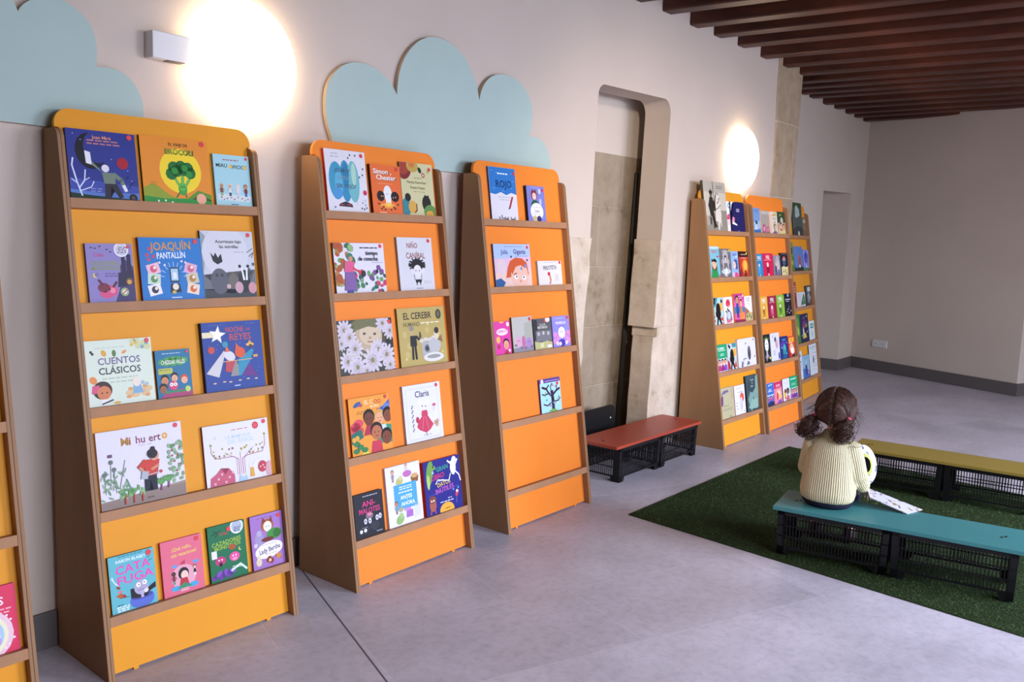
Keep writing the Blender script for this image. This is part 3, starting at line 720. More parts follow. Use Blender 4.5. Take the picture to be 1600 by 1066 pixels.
def a(c):
    c.B(.14, .6, .88, 1, '#a9b5a0', .03, .008); c.T('CUENTOS', .5, .68, .105, '#6d5f86', .78); c.T('CLÁSICOS', .5, .53, .105, '#3c3f44', .80); c.B(.2, .75, .40, 2, '#b3bda6', .06, .02); c.EE([(.1, .83), (.12, .8)], .02, '#33352f'); c.E(.28, .80, .035, '#d8a040', .05, 30); c.E(.43, .79, .03, '#5a7a48', .05); c.E(.58, .80, .04, '#e0904c', .02, 30)
    c.EE([(.72, .95), (.8, .88), (.88, .92), (.94, .86), (.78, .97)], .05, '#c9cc9a'); c.EE([(.86, .86), (.93, .92)], .03, '#7fa3a4'); c.EE([(.7, .9), (.76, .93)], .025, '#d8b04c'); c.E(.1, .40, .05, '#e08a4a', .06, 40)
    c.E(.22, .24, .14, '#3f2c22', .13); c.P('#d0567c', (.06, .2), (.18, .2), (.18, .32), (.08, .32)); c.E(.24, .2, .10, '#cc7b4f', .10); c.EE([(.21, .2), (.28, .2)], .012, '#201818'); c.R(.19, .02, .29, .10, '#e6e2e0'); c.L('#2a2420', .02, (.2, .03), (.36, .08))
    c.EE([(.62, .16), (.7, .12), (.78, .18), (.85, .13), (.9, .2)], .07, '#d9b98a', .04); c.P('#7ea6c0', (.66, .14), (.82, .14), (.78, .30), (.68, .30)); c.E(.73, .32, .06, '#e6d6c4', .07); c.P('#e6d6c4', (.69, .36), (.71, .44), (.74, .37)); c.EE([(.63, .22), (.85, .24), (.6, .1), (.88, .1)], .04, '#d89a5a', .025); c.EE([(.82, .3), (.88, .27)], .03, '#a4b2ba'); c.E(.42, .03, .05, '#d9a94e', .02)
bk(1, 2, .027, .230, .251, '#d3dcc8', '#b9c4ae', 'pale green book of tales with large violet and dark capitals on the third ledge', a, sticker=(.935, .955, .034))
def a(c):
    c.B(.2, .75, .92, 1, '#b8cfe0', .03, .014); c.EE([(.2, .75), (.35, .79), (.5, .8), (.65, .79), (.8, .77), (.5, .72), (.3, .72), (.7, .72)], .13, '#4e9a4a', .08); c.T('CHEDDAR VALLÉS', .5, .745, .085, '#e9efe0', .68); c.R(.06, .5, .46, .62, '#b6b84c'); c.B(.05, .4, .58, 1, '#39405a')
    c.P('#a8446c', (.05, 0), (1, 0), (1, .1), (.7, .16), (.3, .14)); c.H(.22, .38, .1, '#c9885c', '#1f1a1e'); c.H(.5, .42, .09, '#e0a884', '#1f1a1e'); c.H(.78, .36, .09, '#eab08c', '#c2562f'); c.H(.16, .2, .1, '#9a6240', '#231a18'); c.E(.45, .25, .13, '#d8446a', .12); c.E(.4, .27, .05, '#f2f2f2'); c.E(.51, .27, .05, '#f2f2f2'); c.EE([(.4, .27), (.51, .27)], .018, '#222'); c.E(.86, .15, .08, '#b9cf6a'); c.R(.2, .1, .8, .14, '#2f8a5a')
bk(1, 2, .267, .130, .201, '#2c6f92', '#1f516c', 'small teal-blue book with five cartoon children, beside the pale green book of tales', a, sticker=DOT)
def a(c):
    c.B(.08, .4, .955, 1, '#5a6aa0', .02, .007); c.B(.7, .9, .955, 1, '#5a6aa0', .02, .007); c.P('#e3d8ae', (0, .78), (0, .86), (.24, .86), (.24, .78)); c.S(.25, .815, .14, '#f0ead8', 5, 80)
    c.T('NOCHE', .54, .885, .075, '#b54c44', .3); c.T('DE', .77, .875, .04, '#b54c44', .07); c.T('REYES', .63, .775, .10, '#b54c44', .40)
    for k in range(26): c.EE([(random.uniform(.05, .95), random.uniform(.1, .7))], .006, '#7f90c4')
    c.S(.13, .60, .06, '#c14a40', 10, 90, .8)
    c.P('#c9c6c4', (.02, .27), (.22, .2), (.36, .56), (.33, .58)); c.P('#b8434e', (.33, .28), (.5, .24), (.52, .42), (.36, .44)); c.P('#8c8a86', (.41, .2), (.62, .2), (.52, .44)); c.P('#2f8aa6', (.55, .2), (.66, .2), (.84, .56), (.8, .58), (.56, .44)); c.P('#63307a', (.6, .2), (.88, .16), (.74, .38)); c.E(.42, .5, .10, '#d4d0d2', .07, -30); c.E(.60, .54, .09, '#d4552f', .08, -20); c.P('#c8603c', (.52, .56), (.54, .68), (.6, .62)); c.P('#d86a44', (.35, .56), (.38, .66), (.43, .56)); c.E(.36, .67, .05, '#3a8ea0', .045); c.E(.78, .645, .07, '#e0b46a', .025); c.E(.79, .62, .03, '#5a3a20'); c.P('#d8a03c', (.74, .66), (.78, .71), (.82, .66)); c.R(.82, .45, .9, .49, '#c99a5a'); c.L('#c8a078', .012, (.3, .42), (.8, .43))
    c.EE([(.14, .12), (.3, .13), (.4, .12), (.56, .13), (.7, .14), (.84, .13)], .03, '#d8b490', .011); c.R(.46, .05, .56, .066, '#aebad4')
bk(1, 2, .446, .248, .287, '#28438c', '#15224c', 'royal blue picture book with a white star and three travellers in robes', a, th=.0195)
def a(c):
    c.T('Mi', .33, .84, .105, '#96442e', .16); c.T('Mi', .325, .835, .09, '#b0883a', .14); c.T('hu', .5, .84, .10, '#8a3a58', .2); c.T('ert', .67, .84, .10, '#7a3a54', .2); c.E(.79, .835, .035, '#d99a30'); c.E(.79, .835, .014, '#d8d2d0'); c.B(.45, .63, .755, 1, '#a8a2ac', .03, .008)
    c.P('#8b7a70', (0, 0), (1, 0), (1, .16), (0, .10)); c.P('#9c8c80', (0, .10), (1, .16), (1, .19), (.5, .14))
    rr = random.Random(3)
    for k in range(46): c.E(rr.uniform(.01, .34), rr.uniform(.12, .5) * (1 - .2 * k / 60), .035, rr.choice(['#7f9a7c', '#5f8260', '#93ab8c', '#6d8f72']), .012, rr.uniform(20, 160), 8)
    for p in ((.06, .45, .06, .2), (.14, .62, .12, .25), (.16, .5, .18, .2), (.3, .6, .22, .25)): c.L('#7c937a', .008, (p[0], p[1]), (p[2], p[3]))
    c.EE([(.06, .45), (.17, .5), (.14, .60)], .026, '#66706a'); c.R(.11, .66, .16, .70, '#6b4a66')
    for k in range(34): c.E(rr.uniform(.82, .99), rr.uniform(.2, .74), .028, rr.choice(['#7d9c74', '#62885c', '#8fae84']), .02, rr.uniform(0, 180), 8)
    c.EE([(.86, .62), (.93, .55), (.88, .47), (.95, .42), (.9, .34), (.86, .55), (.96, .65)], .012, '#a83c40')
    for k in range(16): c.E(rr.uniform(.22, .5), rr.uniform(.12, .22), .035, rr.choice(['#6fa060', '#88b478', '#5a8e52']), .016, rr.uniform(0, 180), 8)
    for x, y in ((.70, .18), (.79, .2)):
        for q in range(5): c.E(x - .04 + .02 * q, y + .06, .012, '#5e9a58', .045, (q - 2) * -18, 8)
        c.L('#8a4f7c', .02, (x, y + .01), (x - .005, y - .06))
    for x in (.27, .37, .47): c.L('#c0392e', .014, (x, .14), (x - .005, .03))
    c.P('#1f2430', (.5, .14), (.55, .14), (.57, .3), (.6, .14), (.65, .14), (.65, .36), (.51, .36)); c.P('#c63f34', (.52, .34), (.66, .34), (.70, .54), (.50, .56)); c.L('#c63f34', .06, (.53, .53), (.46, .46)); c.L('#c98a68', .03, (.46, .46), (.52, .38)); c.L('#c98a68', .03, (.68, .46), (.60, .42)); c.P('#a9adb4', (.46, .31), (.54, .30), (.56, .40), (.48, .41)); c.L('#a9adb4', .012, (.55, .35), (.70, .37)); c.E(.705, .37, .018, '#b83a44'); c.E(.64, .60, .055, '#cf9a78', .06); c.E(.62, .625, .06, '#231c20', .055); c.E(.63, .69, .026, '#231c20'); c.B(.53, .6, .05, 1, '#5a4e48')
bk(1, 3, .039, .299, .291, '#d9d4dc', '#bdb8c0', 'large white picture book of a child in red watering a vegetable garden', a, sticker=(.93, .955, .028))
def a(c):
    c.B(.4, .68, .875, 1, '#c2606c', .03, .012); c.T('LA MEMORIA', .52, .77, .06, '#b9cbe6', .5); c.T('DEL ÁRBOL', .56, .69, .07, '#b9cbe6', .56); c.E(.17, .79, .025, '#c9cfd6'); c.E(.8, .9, .05, '#c22f3a'); c.E(.8, .9, .035, '#d4545c')
    c.L('#a8586c', .010, (.5, .12), (.5, .38), (.42, .44), (.15, .45), (.10, .55), (.10, .68)); c.L('#a8586c', .010, (.56, .12), (.56, .38), (.64, .42), (.88, .44), (.93, .56), (.93, .72)); c.L('#a8586c', .008, (.53, .12), (.53, .50)); c.L('#a8586c', .007, (.47, .12), (.47, .4), (.3, .52)); c.L('#a8586c', .007, (.59, .12), (.59, .4), (.74, .54))
    rr = random.Random(5)
    for k in range(28): c.EE([(rr.uniform(.12, .92), rr.uniform(.44, .60))], .014, rr.choice(['#b09a3a', '#8a8a34', '#c6ac4c', '#8a5a4a']))
    c.EE([(.1, .68), (.93, .73)], .018, '#9c9a40')
    c.P('#c05a70', (.05, 0), (.42, 0), (.42, .14), (.34, .26), (.28, .16), (.22, .28), (.15, .2), (.06, .14)); c.EE([(.12 + .055 * k, .04 + .07 * (k % 3)) for k in range(6)], .018, '#d9a8b4'); c.P('#d8a03c', (.66, .04), (.73, .04), (.72, .2), (.67, .2)); c.P('#e0dce0', (.65, .2), (.67, .3), (.7, .22), (.73, .3), (.74, .2)); c.E(.86, .18, .07, '#b9404e', .08); c.E(.97, .12, .06, '#cfa0a8', .11); c.EE([(.83, .18), (.87, .2), (.89, .15)], .012, '#e6c0c4'); c.P('#a9c3d8', (.48, 0), (.62, 0), (.6, .1), (.55, .06), (.5, .12))
bk(1, 3, .418, .272, .255, '#dbd8e4', '#7c2f5a', 'white landscape book with a thin red-lined tree above small pink houses', a, sticker=(.935, .945, .03))
def a(c):
    c.B(.2, .75, .965, 1, '#2d5560', .03, .012); c.T('AARON BLABEY', .48, .895, .055, '#dfe9ea', .72); c.T('CATA', .52, .75, .15, '#e24aa8', .76, 3, 1.3); c.T('FUGA', .56, .565, .15, '#e24aa8', .8, 3, 1.3); c.L('#1f3038', .012, (.84, .83), (.9, .87)); c.L('#1f3038', .012, (.86, .78), (.94, .80))
    c.P('#cfe0e4', (.03, .62), (.12, .5), (.2, .46), (.1, .56), (.06, .66)); c.E(.17, .44, .05, '#8a4a3c', .03, -30); c.E(.2, .36, .05, '#d07a8a', .03); c.P('#b0602e', (.1, .3), (.22, .34), (.3, .27), (.2, .24)); c.P('#a82c38', (.24, .3), (.3, .3), (.34, .24), (.26, .24)); c.L('#2a3338', .01, (.2, .25), (.4, .24))
    c.E(.66, .13, .27, '#5a6cc0', .18); c.E(.66, .19, .25, '#47489a', .06); c.P('#1f1d24', (.42, .2), (.42, .36), (.52, .36), (.6, .3), (.78, .3), (.98, .38), (.98, .28), (.84, .24), (.78, .17), (.56, .17)); c.E(.66, .35, .16, '#a9a2bc', .16); c.E(.60, .40, .05, '#f0eef2'); c.E(.74, .42, .05, '#f0eef2'); c.EE([(.61, .40), (.73, .42)], .015, '#1d1b20'); c.E(.76, .27, .05, '#ddd6dc'); c.L('#6a6280', .012, (.58, .3), (.75, .31)); c.P('#b7aec6', (.64, .16), (.7, .16), (.7, .28), (.64, .28)); c.B(.12, .26, .12, 1, '#2d5560', .03, .016); c.B(.1, .4, .085, 3, '#e6eef0', .035, .02)
bk(1, 4, .041, .157, .222, '#62b0ba', '#1d3a40', 'turquoise book with fat magenta lettering, left on the nearest rack\'s bottom ledge', a, sticker=(.88, .93, .06))
def a(c):
    c.B(.35, .78, .93, 1, '#d0728c', .03, .01); c.T('¡Qué rollo,', .5, .83, .065, '#e4c45c', .48, 2); c.T('mis vacaciones!', .55, .725, .065, '#e4c45c', .62, 2); c.P('#b83c54', (.44, .56), (.56, .6), (.55, .53), (.6, .5), (.48, .49)); c.E(.5, .3, .3, '#dfa0ae', .28)
    c.E(.3, .52, .07, '#5b9ed8', .035); c.E(.82, .52, .08, '#5b9ed8', .035); c.F(.26, .2, .28, '#5a3428', '#1e1a1c', '#8a2f44', '#4a8a6a'); c.F(.78, .27, .24, '#e6b8a8', '#1e1a1c', '#2a272e', '#e8dcdc')
    c.E(.50, .36, .13, '#201c20', .14); c.E(.52, .33, .09, '#e9c2b4', .10); c.P('#b8323c', (.38, .14), (.62, .14), (.58, .28), (.42, .28)); c.EE([(.3, .12), (.72, .12)], .13, '#4fa0cc', .06); c.P('#3f8a62', (.3, .1), (.7, .1), (.5, .2)); c.R(.4, .05, .6, .07, '#e0c0c0')
bk(1, 4, .222, .153, .227, '#d96a80', '#c03c50', 'salmon-pink book of a seated reader and two small figures holding blue fans', a, sticker=(.88, .93, .055))
def a(c):
    c.L('#173a26', .02, (.15, .92), (.25, .86), (.2, .8)); c.L('#173a26', .02, (.1, .85), (.35, .9)); c.E(.78, .91, .18, '#dfe3ea'); c.E(.78, .91, .14, '#aab4c4'); c.B(.68, .89, .89, 4, '#3d4654', .025); c.T('Crías', .42, .84, .06, '#b03a44', .22); c.T('CAZADORES', .48, .68, .075, '#9cb83c', .78, 3); c.T('MONSTRUOS', .5, .6, .07, '#9cb83c', .7, 3)
    c.R(.06, .42, .2, .56, '#e0dcd8'); c.E(.28, .36, .14, '#b83a74', .11); c.E(.66, .38, .14, '#dd4f94', .11); c.E(.62, .56, .1, '#a0542e', .07); c.E(.28, .3, .05, '#2b2026'); c.E(.66, .34, .07, '#ee8fb6', .04); c.EE([(.24, .38), (.32, .38), (.62, .4), (.7, .4)], .02, '#f4eef0'); c.E(.83, .5, .05, '#cfc46a'); c.E(.86, .51, .05, '#23703f')
    for k in range(9): c.E(.1 + .06 * k, .08 + .03 * (k % 3), .09, ['#6a3a9a', '#54307c', '#7d4cae'][k % 3], .05, 20 * k)
    c.L('#cfe0d0', .05, (.55, .14), (.8, .22), (.96, .1)); c.B(.55, .85, .2, 2, '#dfe8e0', .03, .012)
bk(1, 4, .401, .152, .237, '#1f6b46', '#123a26', 'dark green comic book with pink monsters on the bottom ledge of the nearest rack', a, sticker=(.55, .9, .055))
def a(c):
    c.B(.2, .85, .93, 1, '#7a5490', .03, .012); c.E(.52, .78, .2, '#a35a2e', .17); c.P('#7c3c22', (.34, .82), (.4, .95), (.48, .86)); c.P('#7c3c22', (.58, .86), (.66, .95), (.7, .82)); c.E(.53, .76, .13, '#ece4e4', .14); c.EE([(.49, .76), (.57, .76)], .016, '#2a2022'); c.E(.72, .6, .24, '#3f8a3a', .15); c.E(.8, .6, .12, '#2f6a2e', .12); c.E(.24, .55, .14, '#9d90b4', .18); c.E(.25, .66, .08, '#aea4c0', .08); c.E(.5, .52, .2, '#6a2f24', .06)
    c.E(.52, .32, .44, '#e8e2ec', .22, 6); c.T('Lady Bertha', .54, .33, .09, '#4a4452', .66, 6); c.B(.3, .8, .42, 1, '#a89cb4', .03, .01); c.B(.35, .75, .24, 1, '#a89cb4', .03, .01); c.E(.18, .13, .09, '#d8c8a4', .11); c.E(.18, .22, .06, '#dccfb0'); c.S(.52, .12, .12, '#93401f', 8, 20, .5); c.S(.8, .16, .12, '#c9854c', 7, 40, .5); c.E(.52, .12, .04, '#e0c8a8'); c.E(.12, .45, .06, '#c9bcd4')
bk(1, 4, .576, .140, .236, '#9c72b4', '#5a3a70', 'lilac book with a red-haired cartoon girl and white name panel, nearest rack, bottom right', a, sticker=(.89, .92, .055))
# ---- the cut-off rack
def a(c):
    c.T('IRIS', .7, .78, .12, '#f0e6ea', .42); c.B(.4, .92, .64, 2, '#f0b0c0', .05, .02); c.E(.55, .3, .38, '#e6c4cc'); c.E(.55, .3, .31, '#e9e2c0'); c.E(.55, .3, .25, '#a8c4e0'); c.E(.55, .24, .2, '#dfe6f0', .12); c.EE([(.4, .2), (.55, .16), (.68, .2)], .08, '#b9a2d0'); c.EE([(.85, .55), (.9, .48), (.86, .12), (.93, .2), (.8, .08)], .018, '#f6dfe6')
bk(0, 4, .505, .200, .235, '#d6385a', '#a02440', 'pink-red book with a rainbow arch, on the rack cut off by the photo edge', a)
# ---- second whole rack
def a(c):
    c.B(.12, .36, .93, 2, '#8a8e98', .05, .01); c.E(.24, .5, .18, '#3f93b0', .36); c.E(.47, .5, .14, '#3688aa', .40); c.E(.66, .5, .15, '#6fb0b4', .40); c.E(.3, .45, .1, '#5aa6c4', .25); c.E(.48, .6, .08, '#2d7a9c', .22); c.E(.68, .62, .06, '#a8cbb8', .22); c.E(.26, .3, .12, '#4b8fc4', .1)
    c.T('¿ES MUY', .40, .67, .065, '#42576a', .45); c.T('DIFÍCIL', .43, .55, .06, '#6d8fa0', .5); c.T('SER VIEJO?', .47, .42, .065, '#42576a', .58)
    c.EE([(.62, .93), (.75, .93), (.57, .88)], .02, '#4a4f58'); c.EE([(.92, .72), (.9, .62), (.82, .58)], .022, '#59616a'); c.E(.93, .33, .05, '#c22a48'); c.E(.92, .2, .025, '#b9bcc2'); c.EE([(.85, .16), (.92, .13)], .015, '#3a3f48'); c.P('#2f3034', (.25, .09), (.6, .08), (.58, .13), (.5, .11), (.42, .17), (.36, .12), (.28, .13)); c.R(.3, .11, .38, .125, '#c0404c'); c.R(.46, .11, .55, .125, '#c0404c'); c.EE([(.82, .07), (.88, .06), (.94, .08), (.16, .07)], .02, '#5a5d64')
    c.L('#8f969c', .006, (.7, .12), (.72, .26))
bk(2, 0, .055, .222, .295, '#d8d4d8', '#b03548', 'tall white picture book with blue watercolour blots, top left of the second rack', a, sticker=(.90, .935, .04), th=.015)
def a(c):
    c.T('Simon', .35, .855, .10, '#4a2a20', .52, 0, 1.25); c.T('Chester', .52, .735, .10, '#4a2a20', .78, 0, 1.25); c.T('Simon', .34, .865, .10, '#ece6e0', .52, 0, 1.2); c.T('Chester', .51, .745, .10, '#ece6e0', .78, 0, 1.2); c.T('y', .68, .83, .05, '#ece6e0'); c.B(.2, .7, .61, 1, '#e0a07c', .03, .012)
    c.E(.52, .42, .14, '#e4e0dc', .2); c.R(.44, .22, .62, .4, '#e4e0dc'); c.E(.28, .36, .13, '#241a18', .13); c.E(.76, .36, .14, '#241a18', .13); c.EE([(.30, .36), (.36, .36), (.7, .34), (.78, .35)], .02, '#c9946c'); c.L('#241a18', .008, (.46, .42), (.5, .40), (.54, .42)); c.E(.5, .17, .26, '#e8a040', .06); c.E(.52, .2, .1, '#efc060', .05); c.EE([(.2, .2), (.34, .14), (.7, .14), (.84, .2)], .045, '#8a4020', .03); c.EE([(.28, .1), (.4, .09), (.6, .09), (.74, .11)], .035, '#2a201c', .018); c.R(.2, .02, .44, .035, '#f0c0a0')
bk(2, 0, .300, .178, .250, '#dd6a34', '#3a1d16', 'orange comic book with a white ghost between two dark round heads', a, sticker=(.88, .93, .05), th=.018)
def a(c):
    c.E(.1, .9, .24, '#7c2a2a', .26); c.E(.1, .92, .17, '#9c4030', .18); c.E(.38, .94, .18, '#b89a4a', .14); c.E(.36, .97, .09, '#c8703c', .07); c.E(.60, .87, .05, '#283022', .07, 30); c.E(.70, .78, .055, '#a8484c'); c.E(.70, .78, .03, '#cdb9a0'); c.E(.86, .86, .05, '#b0ac74')
    c.B(.38, .65, .71, 1, '#7a7656', .03, .014); c.T('Planeta Kamtchien', .48, .635, .05, '#6c6844', .86); c.T('Kwun-Vwam', .5, .535, .055, '#6c6844', .62); c.B(.34, .75, .45, 1, '#8e8a66', .03, .012)
    c.E(.1, .15, .14, '#3c7f8a', .2); c.E(.3, .16, .13, '#d0a04a', .14); c.E(.17, .34, .09, '#23251f', .09); c.L('#5a3426', .03, (.42, .22), (.42, .1), (.36, .06)); c.E(.74, .24, .14, '#23241f', .18); c.P('#23241f', (.66, .34), (.7, .42), (.74, .36), (.82, .41), (.83, .32)); c.L('#23241f', .05, (.72, .12), (.68, .05)); c.E(.84, .08, .2, '#5d8a48', .16); c.E(.82, .03, .12, '#d09a3c', .09); c.S(.5, .28, .04, '#c2bd92', 5)
bk(2, 0, .487, .209, .276, '#c9c394', '#5a3a26', 'beige-green book with coloured planets and a black cat, second rack, top right', a, sticker=(.90, .9, .042))
def a(c):
    rr = random.Random(11)
    for k in range(40): c.E(rr.uniform(0, .36), rr.uniform(.15, 1), rr.uniform(.03, .08), rr.choice(['#4f7d4a', '#6f9a5a', '#b07a3a', '#3c6a44', '#8fae72', '#a8552f']), rr.uniform(.03, .07), rr.uniform(0, 180), 8)
    for k in range(44): c.E(rr.uniform(.25, 1), rr.uniform(0, .36 + .1 * rr.random()), rr.uniform(.02, .05), rr.choice(['#3f7a4c', '#2f5f4a', '#5f9a5c', '#7d9a70', '#c0405c', '#2a5a58']), rr.uniform(.02, .05), rr.uniform(0, 180), 8)
    c.P('#7c5a94', (.15, .05), (.4, .05), (.36, .5), (.2, .55)); c.P('#d85a84', (.17, .42), (.36, .42), (.38, .62), (.2, .64)); c.E(.30, .72, .06, '#3c7f6a', .06); c.E(.31, .68, .04, '#c98a6a'); c.P('#c8444c', (.46, .36), (.56, .34), (.58, .44), (.44, .46)); c.E(.54, .38, .05, '#3a2a2c'); c.L('#c8444c', .03, (.34, .5), (.46, .42)); c.EE([(.78, .4), (.86, .5), (.92, .42), (.7, .3)], .04, '#7c4a8a'); c.E(.82, .42, .03, '#2a2428'); c.R(.2, 0, .32, .06, '#4a4a90')
    c.E(.05, .95, .09, '#a8502c', .06); c.B(.48, .86, .89, 1, '#2f2a2c', .03, .022); c.T('tiempo', .74, .80, .085, '#221f22', .36); c.T('de cosecha', .66, .685, .085, '#221f22', .54); c.B(.7, .95, .6, 1, '#9a949c', .03, .012)
bk(2, 1, .059, .283, .246, '#d8d4de', '#46503c', 'white landscape book with a painted purple and green harvest garden, second whole rack', a, sticker=(.93, .94, .03))
def a(c):
    c.T('NIÑO', .42, .85, .10, '#8a4a4a', .42, 0, .8); c.T('CANÍBAL', .5, .66, .11, '#8a4a4a', .66, 0, .8)
    for k in range(26):
        q = 2 * PI * k / 26; c.L('#1e1d1f', .03, (.52, .47), (.52 + .24 * math.cos(q), .48 + .13 * math.sin(q) * (.8 + .3 * (k % 2))))
    c.E(.52, .48, .17, '#1e1d1f', .13); c.E(.52, .36, .12, '#d9d6d8', .13); c.EE([(.36, .36), (.68, .36)], .045, '#d9d6d8', .06); c.EE([(.47, .37), (.57, .37)], .014, '#222'); c.L('#3a3a3c', .01, (.42, .3), (.42, .2), (.62, .2), (.62, .3)); c.P('#222123', (.44, .2), (.62, .2), (.6, .14), (.55, .14), (.53, .17), (.5, .14), (.45, .14)); c.L('#222123', .02, (.48, .14), (.47, .1)); c.L('#222123', .02, (.57, .14), (.58, .1)); c.B(.66, .9, .16, 2, '#a6a4a8', .03, .01); c.R(.45, .03, .64, .045, '#8c8a8e')
bk(2, 1, .427, .222, .275, '#cfcdd0', '#8c8c90', 'pale grey-white book with a round bushy black-haired child and scratchy brown lettering', a, sticker=(.90, .94, .04))
def a(c):
    rr = random.Random(2)
    for k in range(20): c.E(rr.random(), rr.random(), .12, rr.choice(['#3c4038', '#4b4f40', '#2b2d2c', '#5a5f4c']), .1, 0, 10)
    c.E(.55, .76, .36, '#6d6a48', .24); c.E(.55, .70, .36, '#4d4a36', .20); c.E(.55, .68, .25, '#b7a284', .22); c.E(.58, .72, .20, '#c9b598', .16); c.EE([(.47, .73), (.66, .71)], .028, '#4c4a3e', .018); c.E(.57, .645, .03, '#b08e74', .02); c.L('#8f6458', .016, (.52, .575), (.58, .565), (.64, .58))
    c.P('#6e6c4a', (.22, .75), (.35, .96), (.62, .98), (.85, .86), (.9, .72), (.8, .8), (.55, .86), (.32, .8))
    for x, y, r in ((.12, .82, .15), (.2, .68, .13), (.28, .46, .15), (.7, .42, .15), (.14, .24, .15), (.3, .12, .16), (.58, .22, .19), (.85, .3, .16), (.82, .9, .13), (.95, .75, .13), (.05, .58, .1), (.9, .1, .12), (.46, .04, .1)):
        c.FL(x, y, r, '#c9bfc6', '#8a7f5c', 12)
    c.B(.1, .5, .33, 1, '#b8b2a0', .03, .02)
bk(2, 2, .041, .310, .262, '#3f433c', '#22251f', 'dark square book with a child face in a hat among pale flowers', a, sticker=(.945, .92, .03))
def a(c):
    c.T('EL CEREBR', .42, .865, .115, '#38342c', .62, 0, .9); c.E(.87, .865, .06, '#3a362e', .075); c.E(.87, .865, .03, '#6a644c', .05); c.T('HUMANO', .28, .72, .075, '#5c5640', .34); c.B(.46, .92, .72, 1, '#e0dab8', .03, .02)
    c.EE([(.12, .55), (.2, .35), (.6, .6), (.85, .55), (.15, .2)], .05, '#c0ac6c'); c.L('#2b2a2a', .045, (.26, .12), (.27, .36)); c.L('#2b2a2a', .045, (.33, .12), (.32, .36)); c.P('#2b2b2d', (.22, .34), (.36, .34), (.36, .52), (.23, .52)); c.L('#2b2b2d', .04, (.36, .5), (.44, .42)); c.E(.27, .6, .05, '#b9a074', .07); c.E(.27, .645, .05, '#8c8478', .04); c.E(.44, .5, .03, '#5c5a4a'); c.E(.44, .55, .02, '#44423a'); c.L('#44423a', .012, (.44, .58), (.44, .42))
    c.R(.46, .14, .68, .40, '#a8a8a6'); c.E(.57, .28, .06, '#77777a'); c.E(.57, .28, .035, '#3a3a3e'); c.EE([(.46, .42), (.55, .44), (.64, .43), (.72, .46)], .05, '#cdc8ba', .03); c.E(.74, .32, .13, '#b4b4b2', .12); c.E(.70, .12, .22, '#d6d4d0', .07); c.E(.70, .13, .15, '#97958f', .03); c.E(.79, .5, .055, '#d8c8a8', .07); c.E(.8, .58, .05, '#3a302c', .05); c.P('#8a6a44', (.8, .42), (.92, .36), (.9, .5)); c.EE([(.12, .13), (.9, .2), (.62, .7)], .02, '#d2c284')
bk(2, 2, .388, .303, .297, '#b39f5e', '#6a5c30', 'large mustard-coloured book with a thin man in a black suit and laboratory dishes', a)
def a(c):
    c.P('#3d5ca8', (1, .9), (1, .5), (.8, .6), (.7, .75), (.85, .8)); c.P('#c2402f', (.62, .62), (.68, .78), (.76, .62)); c.E(.2, .88, .1, '#3b5a8c', .04, 20); c.P('#3b5a8c', (.12, .86), (.2, .93), (.16, .84)); c.E(.28, .86, .05, '#a04a6a', .03)
    c.T('EL C', .48, .90, .075, '#e9cfa0', .26); c.T('OO', .7, .89, .075, '#b84634', .2); c.T('de Elisa', .62, .82, .05, '#f0dca8', .3); c.E(.92, .76, .09, '#5f7ec0', .08); c.B(.17, .42, .74, 2, '#8a5420', .03, .012)
    c.EE([(.12, .5), (.2, .42), (.06, .44), (.2, .55)], .12, '#d04a5a', .08); c.P('#2a6a5c', (0, .2), (.3, .3), (.25, .45), (0, .38)); c.P('#2f8f6a', (.6, .14), (1, .12), (1, .44), (.7, .48)); c.P('#a83446', (.3, .32), (.64, .32), (.66, .5), (.4, .52))
    c.H(.46, .62, .12, '#6d3c2a', '#1e1614'); c.H(.72, .60, .11, '#d9a078', '#c69a4c'); c.H(.93, .62, .11, '#7c4630', '#1e1614'); c.P('#c8cfe0', (.66, .34), (.9, .34), (.86, .46), (.7, .46)); c.H(.62, .36, .13, '#b06a48', '#2a1c18'); c.H(.86, .24, .12, '#7a4430', '#201816'); c.P('#c03c50', (.45, 0), (.74, 0), (.72, .2), (.5, .2)); c.P('#d9c64a', (.2, 0), (.42, 0), (.32, .1)); c.EE([(.1, .08), (.2, .14), (.3, .08), (.12, .2)], .08, '#3b7a4a', .05); c.EE([(.14, .3), (.06, .28)], .05, '#d8a03c')
bk(2, 3, .064, .231, .276, '#e3953a', '#8c4a1c', 'orange book crowded with painted children and leaves, second whole rack', a, sticker=(.9, .95, .036))
